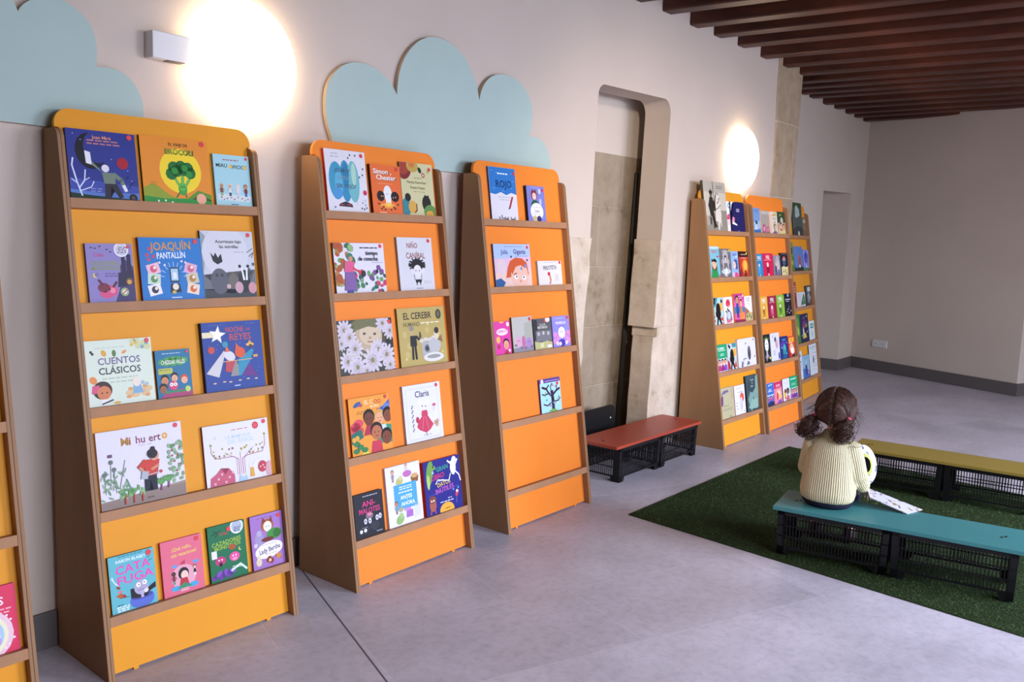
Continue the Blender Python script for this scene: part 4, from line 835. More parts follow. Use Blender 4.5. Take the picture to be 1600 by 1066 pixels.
def a(c):
    for x in (.08, .92): c.EE([(x, .08 + .026 * k) for k in range(33)], .006, '#8c8a96')
    for y in (.05, .93): c.EE([(.1 + .027 * k, y) for k in range(31)], .006, '#8c8a96')
    c.T('Claris', .5, .83, .11, '#45434c', .5)
    c.E(.52, .60, .12, '#dcd8e2', .10); c.EE([(.43, .68), (.62, .68)], .07, '#dfdbe4'); c.EE([(.48, .61), (.57, .60)], .014, '#2c2a30'); c.P('#c2405a', (.44, .44), (.62, .44), (.60, .53), (.46, .53)); c.P('#c2405a', (.30, .26), (.36, .2), (.46, .16), (.54, .13), (.66, .18), (.75, .26), (.68, .34), (.60, .44), (.46, .44), (.36, .36)); c.L('#e07a8e', .012, (.5, .42), (.44, .2)); c.L('#e07a8e', .012, (.55, .42), (.6, .2)); c.L('#d8d2dc', .03, (.63, .5), (.76, .44)); c.L('#d8d2dc', .03, (.44, .5), (.36, .4)); c.E(.33, .38, .045, '#b03a50', .06); c.E(.80, .60, .05, '#c65a72', .03); c.L('#9c96a4', .01, (.78, .5), (.80, .6)); c.EE([(.8, .28), (.86, .3), (.84, .24)], .045, '#c9a088'); c.L('#b0627a', .02, (.54, .13), (.54, .08))
    for y in (.2, .28, .36, .44, .52, .6): c.EE([(.2, y), (.22, y + .03)], .018, '#7c6a7a')
    c.B(.42, .66, .09, 1, '#8c8894', .03, .012)
bk(2, 3, .379, .240, .292, '#d9d8e6', '#a8a6b8', 'white book with a small figure in a red dress inside a dotted border', a, sticker=(.9, .945, .036))
def a(c):
    c.B(.3, .85, .92, 1, '#b6b6c0', .03, .02); c.T('ANI-', .5, .76, .13, '#cc3a78', .5, 0, 1.1); c.T('MALOTES', .52, .6, .12, '#cc3a78', .76, 0, .9)
    c.E(.5, .47, .13, '#7a6a76', .09); c.E(.5, .5, .08, '#d87a94', .04); c.EE([(.35, .36), (.5, .35), (.75, .38), (.86, .4)], .055, '#c9c9d2', .075); c.EE([(.35, .36), (.5, .35), (.75, .38), (.86, .4)], .02, '#1c1d22'); c.EE([(.18, .15), (.32, .16)], .05, '#e0e0e4'); c.B(.2, .45, .22, 1, '#8c8c94'); c.L('#5a5c66', .012, (.5, .2), (.7, .1)); c.L('#5a5c66', .012, (.3, .08), (.45, .2)); c.E(.65, .22, .16, '#34363f', .1); c.R(.7, .06, .9, .08, '#a0a0a8')
bk(2, 4, .038, .163, .218, '#26282f', '#15161a', 'small black book with hot-pink letters and staring white eyes', a, th=.018)
def a(c):
    c.F(.2, .74, .25, '#d8a88a', '#6a3a26', '#8a8a96', '#7a6a5a'); c.E(.62, .83, .13, '#b66aa8', .07); c.F(.6, .84, .2, '#d8a88a', '#8a5a36', '#c4c4cc'); c.E(.38, .73, .11, '#b7b36a', .08, 25); c.E(.42, .78, .05, '#c9c58a'); c.P('#8a5a30', (.74, .66), (.92, .66), (.95, .76), (.71, .76)); c.E(.83, .77, .1, '#c9a06a', .05)
    c.P('#4f9ed0', (.2, .26), (.86, .26), (.86, .68), (.2, .68)); c.B(.35, .72, .62, 2, '#d8e8f4', .035, .016); c.B(.3, .75, .53, 1, '#e8f2f8', .03, .02); c.T('ANTES', .54, .455, .065, '#eef4fa', .38); c.T('Y', .56, .405, .025, '#eef4fa'); c.T('AHORA', .58, .345, .065, '#eef4fa', .42)
    c.F(.24, .2, .26, '#c98a68', '#6a2f24', '#6a9ab0', '#8a7a5a'); c.E(.36, .26, .07, '#a8a27a', .05); c.E(.32, .1, .12, '#8fae6a', .09, 30); c.E(.36, .16, .06, '#a0bc7c'); c.P('#a06ab4', (.5, .1), (.7, .1), (.7, .22), (.52, .22)); c.E(.55, .24, .1, '#b98ac4', .04); c.EE([(.8, .2), (.9, .25), (.85, .12), (.76, .08)], .03, '#d6d4e0'); c.B(.72, .95, .3, 8, '#b9b7cc', .03, .008)
bk(2, 4, .232, .210, .297, '#dcdae8', '#b9b6c6', 'white book with a blue square panel and little cartoon figures, second whole rack', a)
def a(c):
    c.E(.16, .78, .09, '#6d9a4a', .24, -12); c.P('#6d9a4a', (.12, .86), (.3, .9), (.34, .84), (.2, .8)); c.E(.11, .62, .04, '#a9c26a', .14); c.EE([(.26, .88)], .018, '#14202a'); c.T('EL', .25, .78, .045, '#d8d8ea', .1, 5); c.T('GRAN', .5, .825, .085, '#3c9a80', .36, 5); c.T('LIBRO', .37, .69, .095, '#c23a6a', .46, 5); c.T('DE LOS', .45, .60, .03, '#e0e0ec'); c.T('DATOS', .52, .535, .08, '#d8b84c', .36, 5); c.T('INÚTILES', .53, .425, .09, '#c25ab0', .62, 5)
    c.L('#e3e2ea', .06, (.76, .9), (.82, .78), (.8, .66)); c.E(.80, .78, .08, '#e3e2ea', .13); c.E(.84, .93, .06, '#e3e2ea'); c.L('#e3e2ea', .035, (.78, .84), (.66, .93)); c.L('#e3e2ea', .035, (.86, .82), (.93, .92)); c.L('#e3e2ea', .03, (.86, .7), (.95, .62), (.99, .5)); c.L('#e3e2ea', .02, (.72, .68), (.66, .56), (.56, .58), (.36, .62), (.3, .55))
    c.L('#5a5aa0', .008, (.08, .36), (.92, .42)); c.E(.18, .18, .09, '#a05a4c', .12); c.E(.18, .28, .10, '#7c443a', .07); c.EE([(.15, .26), (.21, .26)], .02, '#efe0d0'); c.L('#a05a4c', .03, (.13, .1), (.11, .02)); c.L('#a05a4c', .03, (.22, .1), (.24, .02)); c.E(.55, .02, .2, '#e0a53c', .15); c.R(.5, .05, .64, .065, '#8a5a20'); c.P('#c23f5a', (.8, .24), (.86, .22), (.92, .32), (.84, .34)); c.E(.86, .32, .03, '#efe0d0'); c.L('#8c8cc0', .008, (.84, .22), (.82, .1)); c.B(.34, .74, .18, 1, '#d8d8ec', .03, .016); c.B(.56, .7, .23, 1, '#d8d8ec', .03, .014); c.EE([(.76, .37), (.9, .38)], .02, '#6aa0d0')
bk(2, 4, .456, .244, .280, '#28287c', '#b02420', 'indigo book with rainbow lettering, a white monkey and a red spine', a, th=.020)
# ---- rack beside the alcove
def a(c):
    c.P('#2f74b8', (0, .5), (0, 1), (1, 1), (1, .5), (.8, .53), (.6, .48), (.4, .53), (.2, .48)); c.EE([(.1, .93), (.3, .9), (.85, .9), (.15, .6), (.5, .56), (.8, .62), (.9, .75)], .05, '#6aa6d8', .008); c.B(.3, .72, .87, 1, '#dfe8f4', .03, .025); c.T('ROJO', .53, .69, .14, '#14305c', .8); c.B(.3, .75, .43, 2, '#a6a4aa', .05, .012)
    c.P('#a82434', (.66, .24), (.72, .23), (.86, .45), (.8, .46)); c.P('#2a2026', (.66, .24), (.64, .2), (.72, .23))
    for x in (.28, .37, .5, .6, .72, .86): c.L('#1e1d22', .03, (x, 0), (x, .06 + .03 * (int(x * 100) % 2)))
    c.R(.42, 0, .46, .05, '#1e1d22'); c.E(.55, .01, .05, '#1e1d22', .03); c.E(.79, .01, .05, '#1e1d22', .03)
bk(3, 0, .108, .213, .304, '#d9d4d8', '#2a4a84', 'tall book with a blue top half and white lower half and a red crayon', a, sticker=(.92, .9, .035))
def a(c):
    c.B(.2, .7, .95, 1, '#b0b4e0', .03, .014); c.E(.4, .74, .18, '#8a3a34', .17); c.P('#6a2a28', (.26, .8), (.3, .92), (.38, .84)); c.P('#6a2a28', (.42, .84), (.5, .92), (.54, .8)); c.E(.41, .71, .11, '#e6c4b8', .12); c.EE([(.37, .72), (.45, .72)], .014, '#2a2022'); c.P('#24583a', (.16, .4), (.68, .42), (.6, .56), (.5, .6), (.34, .6), (.24, .54)); c.E(.72, .86, .07, '#c4c8e8', .1); c.E(.74, .56, .06, '#b9bce0', .12)
    c.E(.5, .28, .36, '#e4e2ee', .3); c.P('#e4e2ee', (.42, .45), (.58, .45), (.5, .53)); c.T('Luisa', .5, .3, .075, '#5a5a78', .5); c.B(.25, .75, .39, 1, '#9a9abc', .03, .012); c.B(.25, .75, .2, 1, '#9a9abc', .03, .012); c.E(.36, .08, .12, '#c9b07a', .11); c.E(.6, .08, .13, '#2a2c58', .1); c.E(.62, .12, .06, '#3c3f70')
bk(3, 0, .398, .155, .224, '#7a7cc0', '#191a28', 'small periwinkle book with a round white panel, top ledge beside the alcove', a, sticker=(.89, .89, .055), th=.020)
def a(c):
    c.P('#d9b4c4', (0, .3), (1, .4), (1, .7), (0, .65)); c.P('#e2c0b4', (0, 0), (1, 0), (1, .42), (0, .32)); c.B(.25, .78, .935, 1, '#6a6e9c', .03, .012); c.T('Julia', .28, .82, .11, '#4a4470', .3); c.T('Giganta', .70, .825, .11, '#352a5c', .5); c.B(.55, .95, .71, 1, '#7a78a4', .03, .01)
    c.E(.18, .47, .13, '#d8c0c4', .13); c.P('#c9582e', (.28, .2), (.34, .44), (.42, .6), (.58, .68), (.76, .66), (.88, .56), (.92, .3), (.88, .2), (.8, .42), (.6, .52), (.5, .4), (.42, .22)); c.E(.66, .24, .24, '#e3b6a2', .27); c.P('#c9582e', (.40, .4), (.46, .58), (.62, .64), (.8, .56), (.84, .42), (.7, .5), (.56, .46), (.46, .28)); c.EE([(.56, .22), (.78, .20)], .055, '#f0ecec', .04); c.EE([(.57, .23), (.77, .21)], .02, '#2b3a50'); c.L('#9c3c2c', .02, (.5, .28), (.58, .31)); c.E(.68, .12, .03, '#d08a74', .02); c.P('#2f5a8c', (0, 0), (.2, 0), (.26, .1), (.14, .2), (0, .16)); c.EE([(.84, .48), (.72, .42)], .03, '#6a8cc4'); c.EE([(.46, .7), (.9, .62)], .022, '#3a3440')
bk(3, 1, .094, .298, .253, '#a9bce6', '#4a4a74', 'pale blue book with a close-up of a red-haired girl, rack beside the alcove', a, sticker=(.925, .925, .028))
def a(c):
    c.B(.25, .8, .93, 1, '#a09c9c', .03, .02); c.T('PRROTETA', .5, .72, .17, '#4a4442', .76, 2, .8); c.L('#b8502c', .05, (.44, .44), (.48, .34), (.5, .2), (.46, .06)); c.L('#d8a05a', .03, (.46, .36), (.48, .14)); c.E(.44, .46, .06, '#c03040', .05); c.B(.68, .84, .4, 4, '#8c8a8a', .07, .02)
bk(3, 1, .451, .215, .165, '#d6d2d2', '#aaa6a6', 'low white landscape book with one orange squiggle, right on the second ledge beside the alcove', a, sticker=(.925, .93, .04))
def a(c):
    c.E(.5, .98, .14, '#e8b04a', .05); c.E(.5, .68, .36, '#f2dfea', .14); c.T('SUPERBIGOTE', .5, .70, .09, '#c2308a', .6, 3); c.B(.35, .75, .6, 1, '#f0c8e0', .03, .018); c.E(.22, .45, .12, '#e8b45a', .14); c.E(.22, .24, .1, '#a83a60', .1); c.H(.7, .3, .17, '#e0a080', '#231c24'); c.P('#a03a2c', (.55, 0), (.85, 0), (.8, .1), (.6, .1)); c.R(.82, .06, .94, .14, '#f0e0ea'); c.E(.88, .9, .09, '#f0dce8')
bk(3, 2, .045, .126, .201, '#d8409a', '#a02a70', 'magenta book with a black-haired cartoon head, left end of the third ledge beside the alcove', a)
def a(c):
    c.P('#a8a89a', (.55, 0), (1, 0), (1, .9), (.6, .8)); c.B(.2, .82, .84, 1, '#b4bcc4', .03, .02); c.P('#8a8890', (0, 0), (1, 0), (1, .18), (0, .12)); c.E(.26, .3, .14, '#d8a0b8', .16); c.E(.52, .26, .09, '#b86a9a', .22); c.E(.78, .24, .15, '#a884b8', .16); c.EE([(.22, .32), (.3, .32), (.75, .27), (.84, .27)], .018, '#4a3a4a'); c.EE([(.12, .2), (.4, .12), (.6, .1), (.9, .12)], .07, '#7a6a88', .04)
bk(3, 2, .190, .168, .216, '#b9b5ac', '#4a4a4c', 'pale grey misty book with small pink creatures, second on the third ledge beside the alcove', a, sticker=(.88, .92, .055))
def a(c):
    c.R(.02, .3, .2, .97, '#34343a'); c.E(.8, .95, .13, '#e6e4ea', .09); c.T('EL CLUB', .5, .80, .06, '#c9c6bc', .5); c.T('MISTERIOS', .5, .71, .08, '#d4d0c4', .74); c.R(.1, .26, .95, .6, '#77757a'); c.EE([(.25, .5), (.52, .52), (.8, .5)], .06, '#d0ccc8', .06); c.EE([(.25, .5), (.52, .52), (.8, .5)], .02, '#2a2a2e'); c.P('#b8b27c', (0, 0), (1, 0), (1, .2), (.7, .26), (.35, .22), (0, .27)); c.R(.3, .05, .5, .2, '#d0cc9c'); c.R(.7, .03, .95, .12, '#e4e2e8')
bk(3, 2, .370, .156, .198, '#5c5a5c', '#2a2a30', 'dark grey and yellow book with three pale faces, rack beside the alcove', a, sticker=(.62, .92, .055))
def a(c):
    c.B(.2, .7, .92, 1, '#d0d0f0', .03, .014); c.T('PANDILLA', .5, .78, .085, '#efe6f4', .74); c.B(.35, .7, .66, 2, '#5a4a9a', .04, .014); c.EE([(.15, .4), (.3, .3), (.75, .32), (.88, .42), (.12, .2), (.9, .2)], .13, '#d48ac4', .1); c.E(.52, .46, .2, '#e6d8ec', .2); c.EE([(.46, .48), (.56, .48)], .02, '#3a2f50'); c.E(.5, .12, .2, '#4a3aa0', .13); c.EE([(.24, .12), (.4, .1), (.76, .12)], .08, '#e2cfe8', .07)
bk(3, 2, .5345, .160, .203, '#8d86d0', '#4a4488', 'lilac book with a white blob creature, right end of the third ledge beside the alcove', a, sticker=(.89, .93, .055))
def a(c):
    c.R(0, .88, 1, 1, '#5a2a80'); c.E(.12, .93, .07, '#e0d4ec'); c.B(.24, .95, .92, 1, '#c4b0d8', .03, .022)
    c.L('#3c2438', .14, (.58, 0), (.58, .38), (.56, .6)); c.L('#3c2438', .07, (.56, .45), (.4, .56), (.3, .7), (.1, .76)); c.L('#3c2438', .07, (.6, .5), (.8, .62), (.95, .66)); c.L('#3c2438', .05, (.3, .7), (.42, .8)); c.L('#3c2438', .04, (.54, .6), (.5, .75), (.6, .84)); c.L('#3c2438', .04, (.8, .62), (.82, .76)); c.L('#3c2438', .04, (.5, .28), (.3, .2), (.12, .26)); c.L('#3c2438', .04, (.66, .3), (.85, .3), (.95, .38)); c.L('#3c2438', .04, (.4, .56), (.2, .52), (.08, .56)); c.E(.56, .01, .2, '#7aa84c', .07)
    for k in range(16): c.E(random.uniform(.06, .94), random.uniform(.06, .84), .04, ['#6f8fd0', '#c05a6a', '#e0e6ee', '#4a8a7a', '#b8a04a'][k % 5], .025, k * 30, 8)
bk(3, 3, .380, .182, .215, '#a4d4e4', '#5a2a80', 'light blue book with a dark branching tree, alone on the fourth ledge beside the alcove', a, sticker=(.85, .82, .055))
# ---- near far rack
def a(c):
    c.R(0, 0, 1, .14, '#8f887b'); c.R(0, .78, 1, 1, '#b0a899'); c.R(.62, .12, 1, .42, '#8d8577'); c.E(.12, .2, .16, '#a39a8b', .1)
    c.E(.46, .24, .30, '#8c8375', .13); c.P('#4b4439', (.2, .12), (.27, .12), (.3, .26), (.22, .28)); c.P('#4b4439', (.34, .04), (.4, .04), (.44, .22), (.36, .24)); c.P('#d3cabb', (.56, .02), (.62, .02), (.66, .2), (.56, .24)); c.P('#b9b0a1', (.68, .08), (.74, .1), (.74, .24), (.64, .26))
    c.P('#d8d0c1', (.46, .2), (.70, .16), (.74, .36), (.66, .54), (.62, .70), (.54, .72), (.50, .60), (.48, .42)); c.P('#d8d0c1', (.52, .64), (.60, .76), (.68, .70), (.76, .54), (.70, .50), (.62, .58)); c.P('#5c5447', (.52, .74), (.55, .80), (.57, .74)); c.P('#5c5447', (.60, .74), (.62, .80), (.64, .73)); c.L('#3c362e', .04, (.52, .72), (.47, .58), (.47, .40)); c.EE([(.63, .65)], .014, '#26221d'); c.L('#3c362e', .016, (.74, .54), (.60, .46), (.40, .42)); c.L('#3c362e', .02, (.56, .56), (.64, .60), (.70, .68))
    c.P('#332e27', (.24, .30), (.40, .30), (.42, .50), (.38, .68), (.24, .68), (.18, .48)); c.E(.31, .745, .065, '#6a5f50', .07); c.E(.31, .775, .085, '#2c2822', .035); c.P('#2c2822', (.25, .77), (.37, .77), (.31, .85)); c.L('#2c2822', .07, (.36, .62), (.44, .50), (.46, .42)); c.P('#241f1a', (.28, .34), (.40, .34), (.46, .14), (.52, .08), (.42, .06), (.36, .16)); c.L('#2a2622', .022, (.45, .40), (.42, 1)); c.L('#2c2822', .05, (.25, .62), (.19, .5), (.26, .42)); c.B(.55, .85, .9, 2, '#7a7366', .04, .02)
bk(4, 0, .026, .352, .392, '#c6bdad', '#4f4634', 'oversized sepia book of a rider on a horse, sticking out above the far racks', a, th=.022)
def a(c):
    c.E(.3, .86, .12, '#3f9ac8', .1); c.E(.3, .86, .06, '#eeeaea', .05); c.P('#d8446a', (.05, .4), (.3, .4), (.32, .6), (.12, .56)); c.E(.2, .3, .1, '#e8c8c0', .1); c.L('#5fa8d0', .03, (.35, .75), (.3, .5))
bk(4, 0, .392, .200, .262, '#ece8ea', '#c9c4c8', 'white book half hidden behind the navy bear-shaped book', a, th=.008)
def a(c):
    c.T('OSO', .5, .72, .11, '#d4d0e4', .5, 0, .8); c.E(.5, .45, .05, '#3b3f80', .02); c.P('#e88aa0', (.02, .32), (.2, .3), (.24, .46), (.1, .5)); c.P('#f0e4e4', (.02, .26), (.4, .2), (.38, .25), (.1, .34)); c.R(.4, .02, .55, .035, '#8a8cc0')
def arch(w, h):
    return rounded([(0, 0, 0), (w, 0, 0), (w * .98, h, .03), (w * .22, h, .05), (w * .03, h * .45, .03)], 0, 6)
bk(4, 0, .455, .236, .261, '#1f2058', '#15153c', 'navy bear-shaped book with an arched outline on the top ledge of the near far rack', a, n0=.0085, th=.012, top=arch)
def a(c):
    c.T('YAGO', .5, .84, .10, '#c8283c', .7); c.E(.5, .96, .5, '#b8d4d8', .06); c.R(.7, .66, .95, .7, '#c8304a'); c.P('#5a2a20', (.26, .2), (.2, .4), (.4, .46), (.7, .45), (.72, .2)); c.E(.46, .44, .22, '#e6b48c', .2); c.P('#1c1a1c', (.2, .5), (.24, .62), (.34, .56), (.5, .62), (.7, .54), (.66, .48), (.4, .52)); c.P('#e6b48c', (.36, .28), (.56, .28), (.5, .4), (.42, .4)); c.P('#2f8a4a', (.12, 0), (.84, 0), (.72, .24), (.56, .28), (.46, .22), (.34, .28), (.2, .24)); c.EE([(.4, .46), (.54, .46)], .02, '#1c1a1c'); c.R(.86, 0, .98, .1, '#d84a3a')
bk(4, 1, .049, .168, .262, '#78b4c4', '#d8d4d0', 'sky-blue book of a dark-haired girl in a green dress on the near far rack', a)
def a(c):
    c.E(.5, .5, .38, '#8e8a8c', .55); c.E(.5, .52, .28, '#b2adae', .45); c.E(.5, .66, .13, '#4a4648', .14); c.E(.5, .62, .09, '#c4bcb8', .1); c.P('#6c686c', (.3, .3), (.7, .3), (.64, .5), (.36, .5)); c.E(.5, .2, .42, '#b9c4cc', .1); c.S(.5, .2, .2, '#e0e6ea', 6); c.B(.2, .8, .9, 1, '#c8c4b4', .03, .03); c.E(.9, .93, .06, '#d8c84a'); c.EE([(.15, .4), (.85, .4), (.2, .7), (.8, .7)], .06, '#5c585c', .1); c.R(.4, .04, .6, .07, '#d8d8dc')
bk(4, 1, .221, .186, .246, '#6e6a6c', '#3c3838', 'silver-grey ornate book with an arched portrait on the near far rack', a)
def a(c):
    c.B(.2, .8, .88, 2, '#5a3a9a', .05, .03); c.P('#4a5a8c', (.5, .3), (.9, .3), (.85, .66), (.5, .7), (.35, .6)); c.E(.42, .46, .2, '#eac4b4', .24); c.EE([(.36, .48)], .03, '#3a2c3c'); c.P('#d84a7a', (.3, 0), (.95, 0), (.9, .14), (.5, .2)); c.P('#e0b4c4', (.1, 0), (.4, 0), (.3, .2), (.12, .16)); c.E(.75, .8, .1, '#e9eaf4', .05)
bk(4, 1, .409, .122, .228, '#8cb0dc', '#5a74a8', 'light blue book of a face in profile, rack with the rider book', a)
def a(c):
    c.R(0, .78, 1, 1, '#2c1618'); c.B(.2, .8, .86, 1, '#d8b8a4', .03, .03); c.B(.15, .85, .72, 1, '#e8a49a', .03, .03); c.E(.6, .4, .34, '#e07a2c', .36); c.E(.64, .44, .22, '#f0b44a', .24); c.P('#5c1f28', (.5, 0), (.75, 0), (.7, .26), (.56, .24)); c.P('#7c2430', (0, .2), (.3, .4), (.24, 0), (0, 0)); c.E(.85, .92, .07, '#c8c04a')
bk(4, 1, .548, .160, .228, '#b83a2c', '#5c1620', 'red and orange flame-coloured book, right end of the second ledge of the near far rack', a)
def a(c):
    c.P('#f0a844', (.4, .5), (.9, .5), (.95, .8), (.6, .78)); c.P('#3a8a94', (0, .6), (.3, .7), (.5, 1), (0, 1)); c.EE([(.2, .95), (.15, .82), (.85, .86)], .09, '#1d1a1e'); c.E(.5, .55, .22, '#191519', .3); c.E(.48, .4, .26, '#191519', .2); c.P('#191519', (.4, .4), (.6, .4), (.8, 0), (.66, 0), (.5, .2), (.4, 0), (.28, 0)); c.P('#c8303c', (.66, .2), (.95, .1), (.9, .3)); c.P('#d0546a', (.7, .0), (.95, 0), (.9, .1)); c.EE([(.1, .3), (.12, .15), (.06, .5)], .06, '#b83a3a')
bk(4, 2, .049, .165, .231, '#a8c8c4', '#2a2024', 'pale green book with a black running silhouette, left on a third ledge', a)
def a(c):
    c.E(.5, .76, .24, '#c8324c', .2); c.P('#e89aa8', (.4, .62), (.6, .62), (.52, .72)); c.P('#7c7484', (.2, .1), (.9, .1), (.8, .4), (.6, .52), (.3, .44)); c.E(.52, .3, .2, '#bcc8d8', .2); c.EE([(.25, .46), (.42, .54), (.5, .48)], .07, '#2c2430', .06); c.P('#c46a84', (.2, .02), (.8, .04), (.7, .16), (.3, .14)); c.B(.2, .8, .9, 1, '#b4aeb8', .03, .02)
bk(4, 2, .222, .150, .230, '#e2dce2', '#c8a8b0', 'white book with a round red balloon, beside a black running silhouette', a)
def a(c):
    c.R(0, .78, 1, 1, '#b83a80'); c.B(.3, .85, .88, 2, '#e8a8cc', .06, .03); c.P('#3a7ab0', (0, .3), (1, .34), (1, .52), (0, .54)); c.F(.3, .16, .9, '#c98a68', '#2a2030', '#2f4a8c', '#24305c', False); c.F(.66, .1, .8, '#e0a884', '#8a3a5a', '#d8783a', '#d86a34', False); c.P('#e08a3a', (.5, .06), (.95, .06), (.9, .34), (.56, .32)); c.P('#8a2a4a', (0, 0), (1, 0), (1, .08), (0, .1)); c.E(.88, .93, .06, '#f0d45a')
bk(4, 2, .388, .182, .249, '#d85aa0', '#d8823a', 'tall pink book with two standing children on the third ledge of the near far rack', a, th=.018)
def a(c):
    c.P('#a06a4c', (0, 0), (.3, 0), (.6, .4), (.1, .56), (0, .5)); c.P('#b8a878', (.1, 0), (1, 0), (1, .32), (.6, .36), (.2, .28)); c.P('#f0ecea', (.02, .98), (.98, .98), (.98, .62), (.66, .36), (.1, .66)); c.B(.25, .8, .9, 3, '#6a6a70', .06, .03); c.B(.3, .75, .68, 2, '#a87a84', .06, .02); c.EE([(.3, .18), (.6, .22), (.8, .14)], .08, '#5c7a44', .1); c.EE([(.2, .1), (.5, .08)], .06, '#d8c890')
bk(4, 2, .576, .140, .226, '#d8d2cc', '#a89a90', 'cream book with a pointed white shape, right of the tall pink book', a)
def a(c):
    c.T('LA GRAN', .42, .86, .09, '#eef4ee', .66); c.B(.15, .85, .76, 1, '#cfe6d8', .03, .03); c.B(.3, .7, .64, 2, '#dff0e4', .05, .02); c.R(.02, .46, .98, .485, '#e8f0ea'); c.P('#e9e2ea', (0, 0), (1, 0), (1, .45), (0, .45))
    for x, q in ((.2, '#b03a74'), (.5, '#8a2a6a'), (.8, '#7a4ab0')): c.H(x, .34, .12, '#d8a08c', '#221a20'); c.P(q, (x - .17, .02), (x + .17, .02), (x + .13, .24), (x - .13, .24))
bk(4, 3, .055, .158, .231, '#1f9a6c', '#14684a', 'green and white book of a row of children, beside a dark silhouette book', a)
def a(c):
    c.P('#f0a844', (.5, .45), (.95, .5), (.95, .8), (.6, .76)); c.P('#3a8a94', (.6, .84), (.98, .84), (.98, 1), (.5, 1)); c.EE([(.2, .92), (.3, .86)], .08, '#1d1a1e'); c.E(.5, .55, .2, '#191519', .3); c.E(.48, .4, .25, '#191519', .2); c.P('#191519', (.4, .4), (.6, .4), (.8, 0), (.66, 0), (.5, .2), (.4, 0), (.28, 0)); c.P('#a82838', (.0, .0), (.3, .04), (.2, .3), (0, .4)); c.P('#c8402c', (.7, .1), (.98, .04), (.9, .36))
bk(4, 3, .222, .152, .227, '#b8c8c8', '#b02c3c', 'dark silhouette book with red corners between the green book and the big white one', a)
def a(c):
    c.E(.62, .46, .09, '#4a4a54', .17); c.E(.62, .58, .07, '#5c5c66', .06); c.EE([(.45, .82), (.92, .3), (.9, .92)], .03, '#6a6c78'); c.P('#7c7e8c', (.14, .08), (.3, .1), (.26, .2), (.18, .22)); c.L('#5a5c68', .02, (.26, .26), (.4, .3), (.46, .26)); c.L('#5a5c68', .02, (.3, .2), (.34, .3)); c.EE([(.5, .08), (.58, .1), (.54, .14)], .05, '#6a6c74', .03); c.E(.2, .05, .05, '#5a5a64', .03)
def soft(w, h): return rounded([(0, 0, .008), (w, 0, .008), (w, h, .02), (0, h, .02)], 0, 5)
bk(4, 3, .388, .318, .248, '#d5d4e2', '#bcbac8', 'wide white book with rounded corners and one small grey owl', a, top=soft, th=.018)
def a(c):
    c.P('#6a3a78', (.02, .42), (.16, .44), (.2, .7), (.12, .8), (.04, .66)); c.L('#6f5a8c', .06, (.1, .8), (.3, .88), (.6, .86)); c.EE([(.4, .84), (.5, .9), (.3, .82)], .06, '#7c6a98', .03); c.L('#6f6a50', .02, (.82, .98), (.88, .6)); c.B(.15, .6, .4, 1, '#7c785c', .03, .02); c.B(.15, .85, .3, 2, '#8a866c', .05, .02); c.E(.66, .04, .05, '#5a7a4c', .03)
bk(4, 4, .055, .218, .259, '#b5af8c', '#8a8462', 'olive-beige book with hanging violet flowers, left on the bottom ledge of the near far rack', a)
def a(c):
    c.B(.2, .7, .88, 1, '#a8a4d8', .03, .02); c.E(.7, .56, .2, '#d8583c', .2, -60); c.E(.62, .36, .14, '#c6c2e0', .28); c.L('#8a88a8', .02, (.6, .3), (.56, .06)); c.EE([(.2, .4), (.16, .3), (.22, .2), (.86, .08)], .05, '#9a94bc', .03); c.B(.35, .85, .74, 1, '#8c8ac0', .03, .03)
bk(4, 4, .285, .178, .252, '#dcdaec', '#c03a5c', 'white book with a red-orange bird, second on the bottom ledge of the near far rack', a)
def a(c):
    c.P('#7a9a90', (.1, .35), (.7, .9), (1, 1), (1, .5), (.9, .05), (.3, 0)); c.P('#34464e', (.1, .6), (.5, .5), (.75, .62), (.8, .95), (.4, .92), (.12, .8)); c.T('Donde', .52, .87, .06, '#a8b8b4', .5); c.T('Tu', .52, .78, .06, '#a8b8b4', .3); c.T('Nido', .48, .69, .06, '#a8b8b4', .4); c.P('#8aaca0', (.1, .1), (.5, .36), (.95, .3), (.9, .06), (.4, .04)); c.E(.56, .34, .05, '#3a4c50'); c.R(.4, .02, .65, .05, '#26343a')
bk(4, 4, .483, .212, .305, '#3c5258', '#243038', 'tall dark teal book with a pale swirling shape, on a bottom ledge', a, th=.018)
# ---- middle far rack
def a(c):
    c.B(.2, .8, .9, 2, '#3c5a8c', .07, .02); c.P('#9ab8d4', (0, .1), (1, .2), (1, .5), (0, .42)); c.P('#3c6aa0', (0, 0), (1, 0), (1, .14), (0, .1)); c.E(.5, .42, .14, '#2c4460', .1); c.P('#c9d8e4', (.3, .14), (.6, .16), (.5, .36), (.36, .3)); c.L('#c8b090', .04, (.4, .3), (.6, .2))
bk(5, 0, .051, .149, .231, '#7396c8', '#5474a4', 'sky-blue book with small figures over water, top of the middle far rack', a)
def a(c):
    c.R(0, .84, 1, 1, '#b4aea4'); c.B(.15, .85, .9, 1, '#dedad2', .03, .02); c.E(.3, .2, .22, '#b84a74', .24); c.E(.3, .2, .11, '#d89ab0', .12); c.E(.76, .16, .16, '#b84a74', .18); c.E(.76, .17, .08, '#d89ab0', .09); c.R(.0, .0, 1, .04, '#6a5a54')
bk(5, 0, .222, .162, .215, '#a79b8e', '#d8d2c8', 'grey-brown book with two pink round faces on the top ledge of the middle far rack', a)
def a(c):
    c.P('#c8a86a', (.1, .8), (.9, .8), (.8, .96), (.4, .92)); c.B(.2, .85, .7, 2, '#8a8078', .06, .03); c.E(.56, .32, .24, '#8a7a3c', .34); c.E(.62, .26, .14, '#d8b0a0', .2); c.P('#7c5a8c', (.1, 0), (.9, 0), (.8, .12), (.3, .1)); c.R(.1, .46, .9, .5, '#d8ccc0')
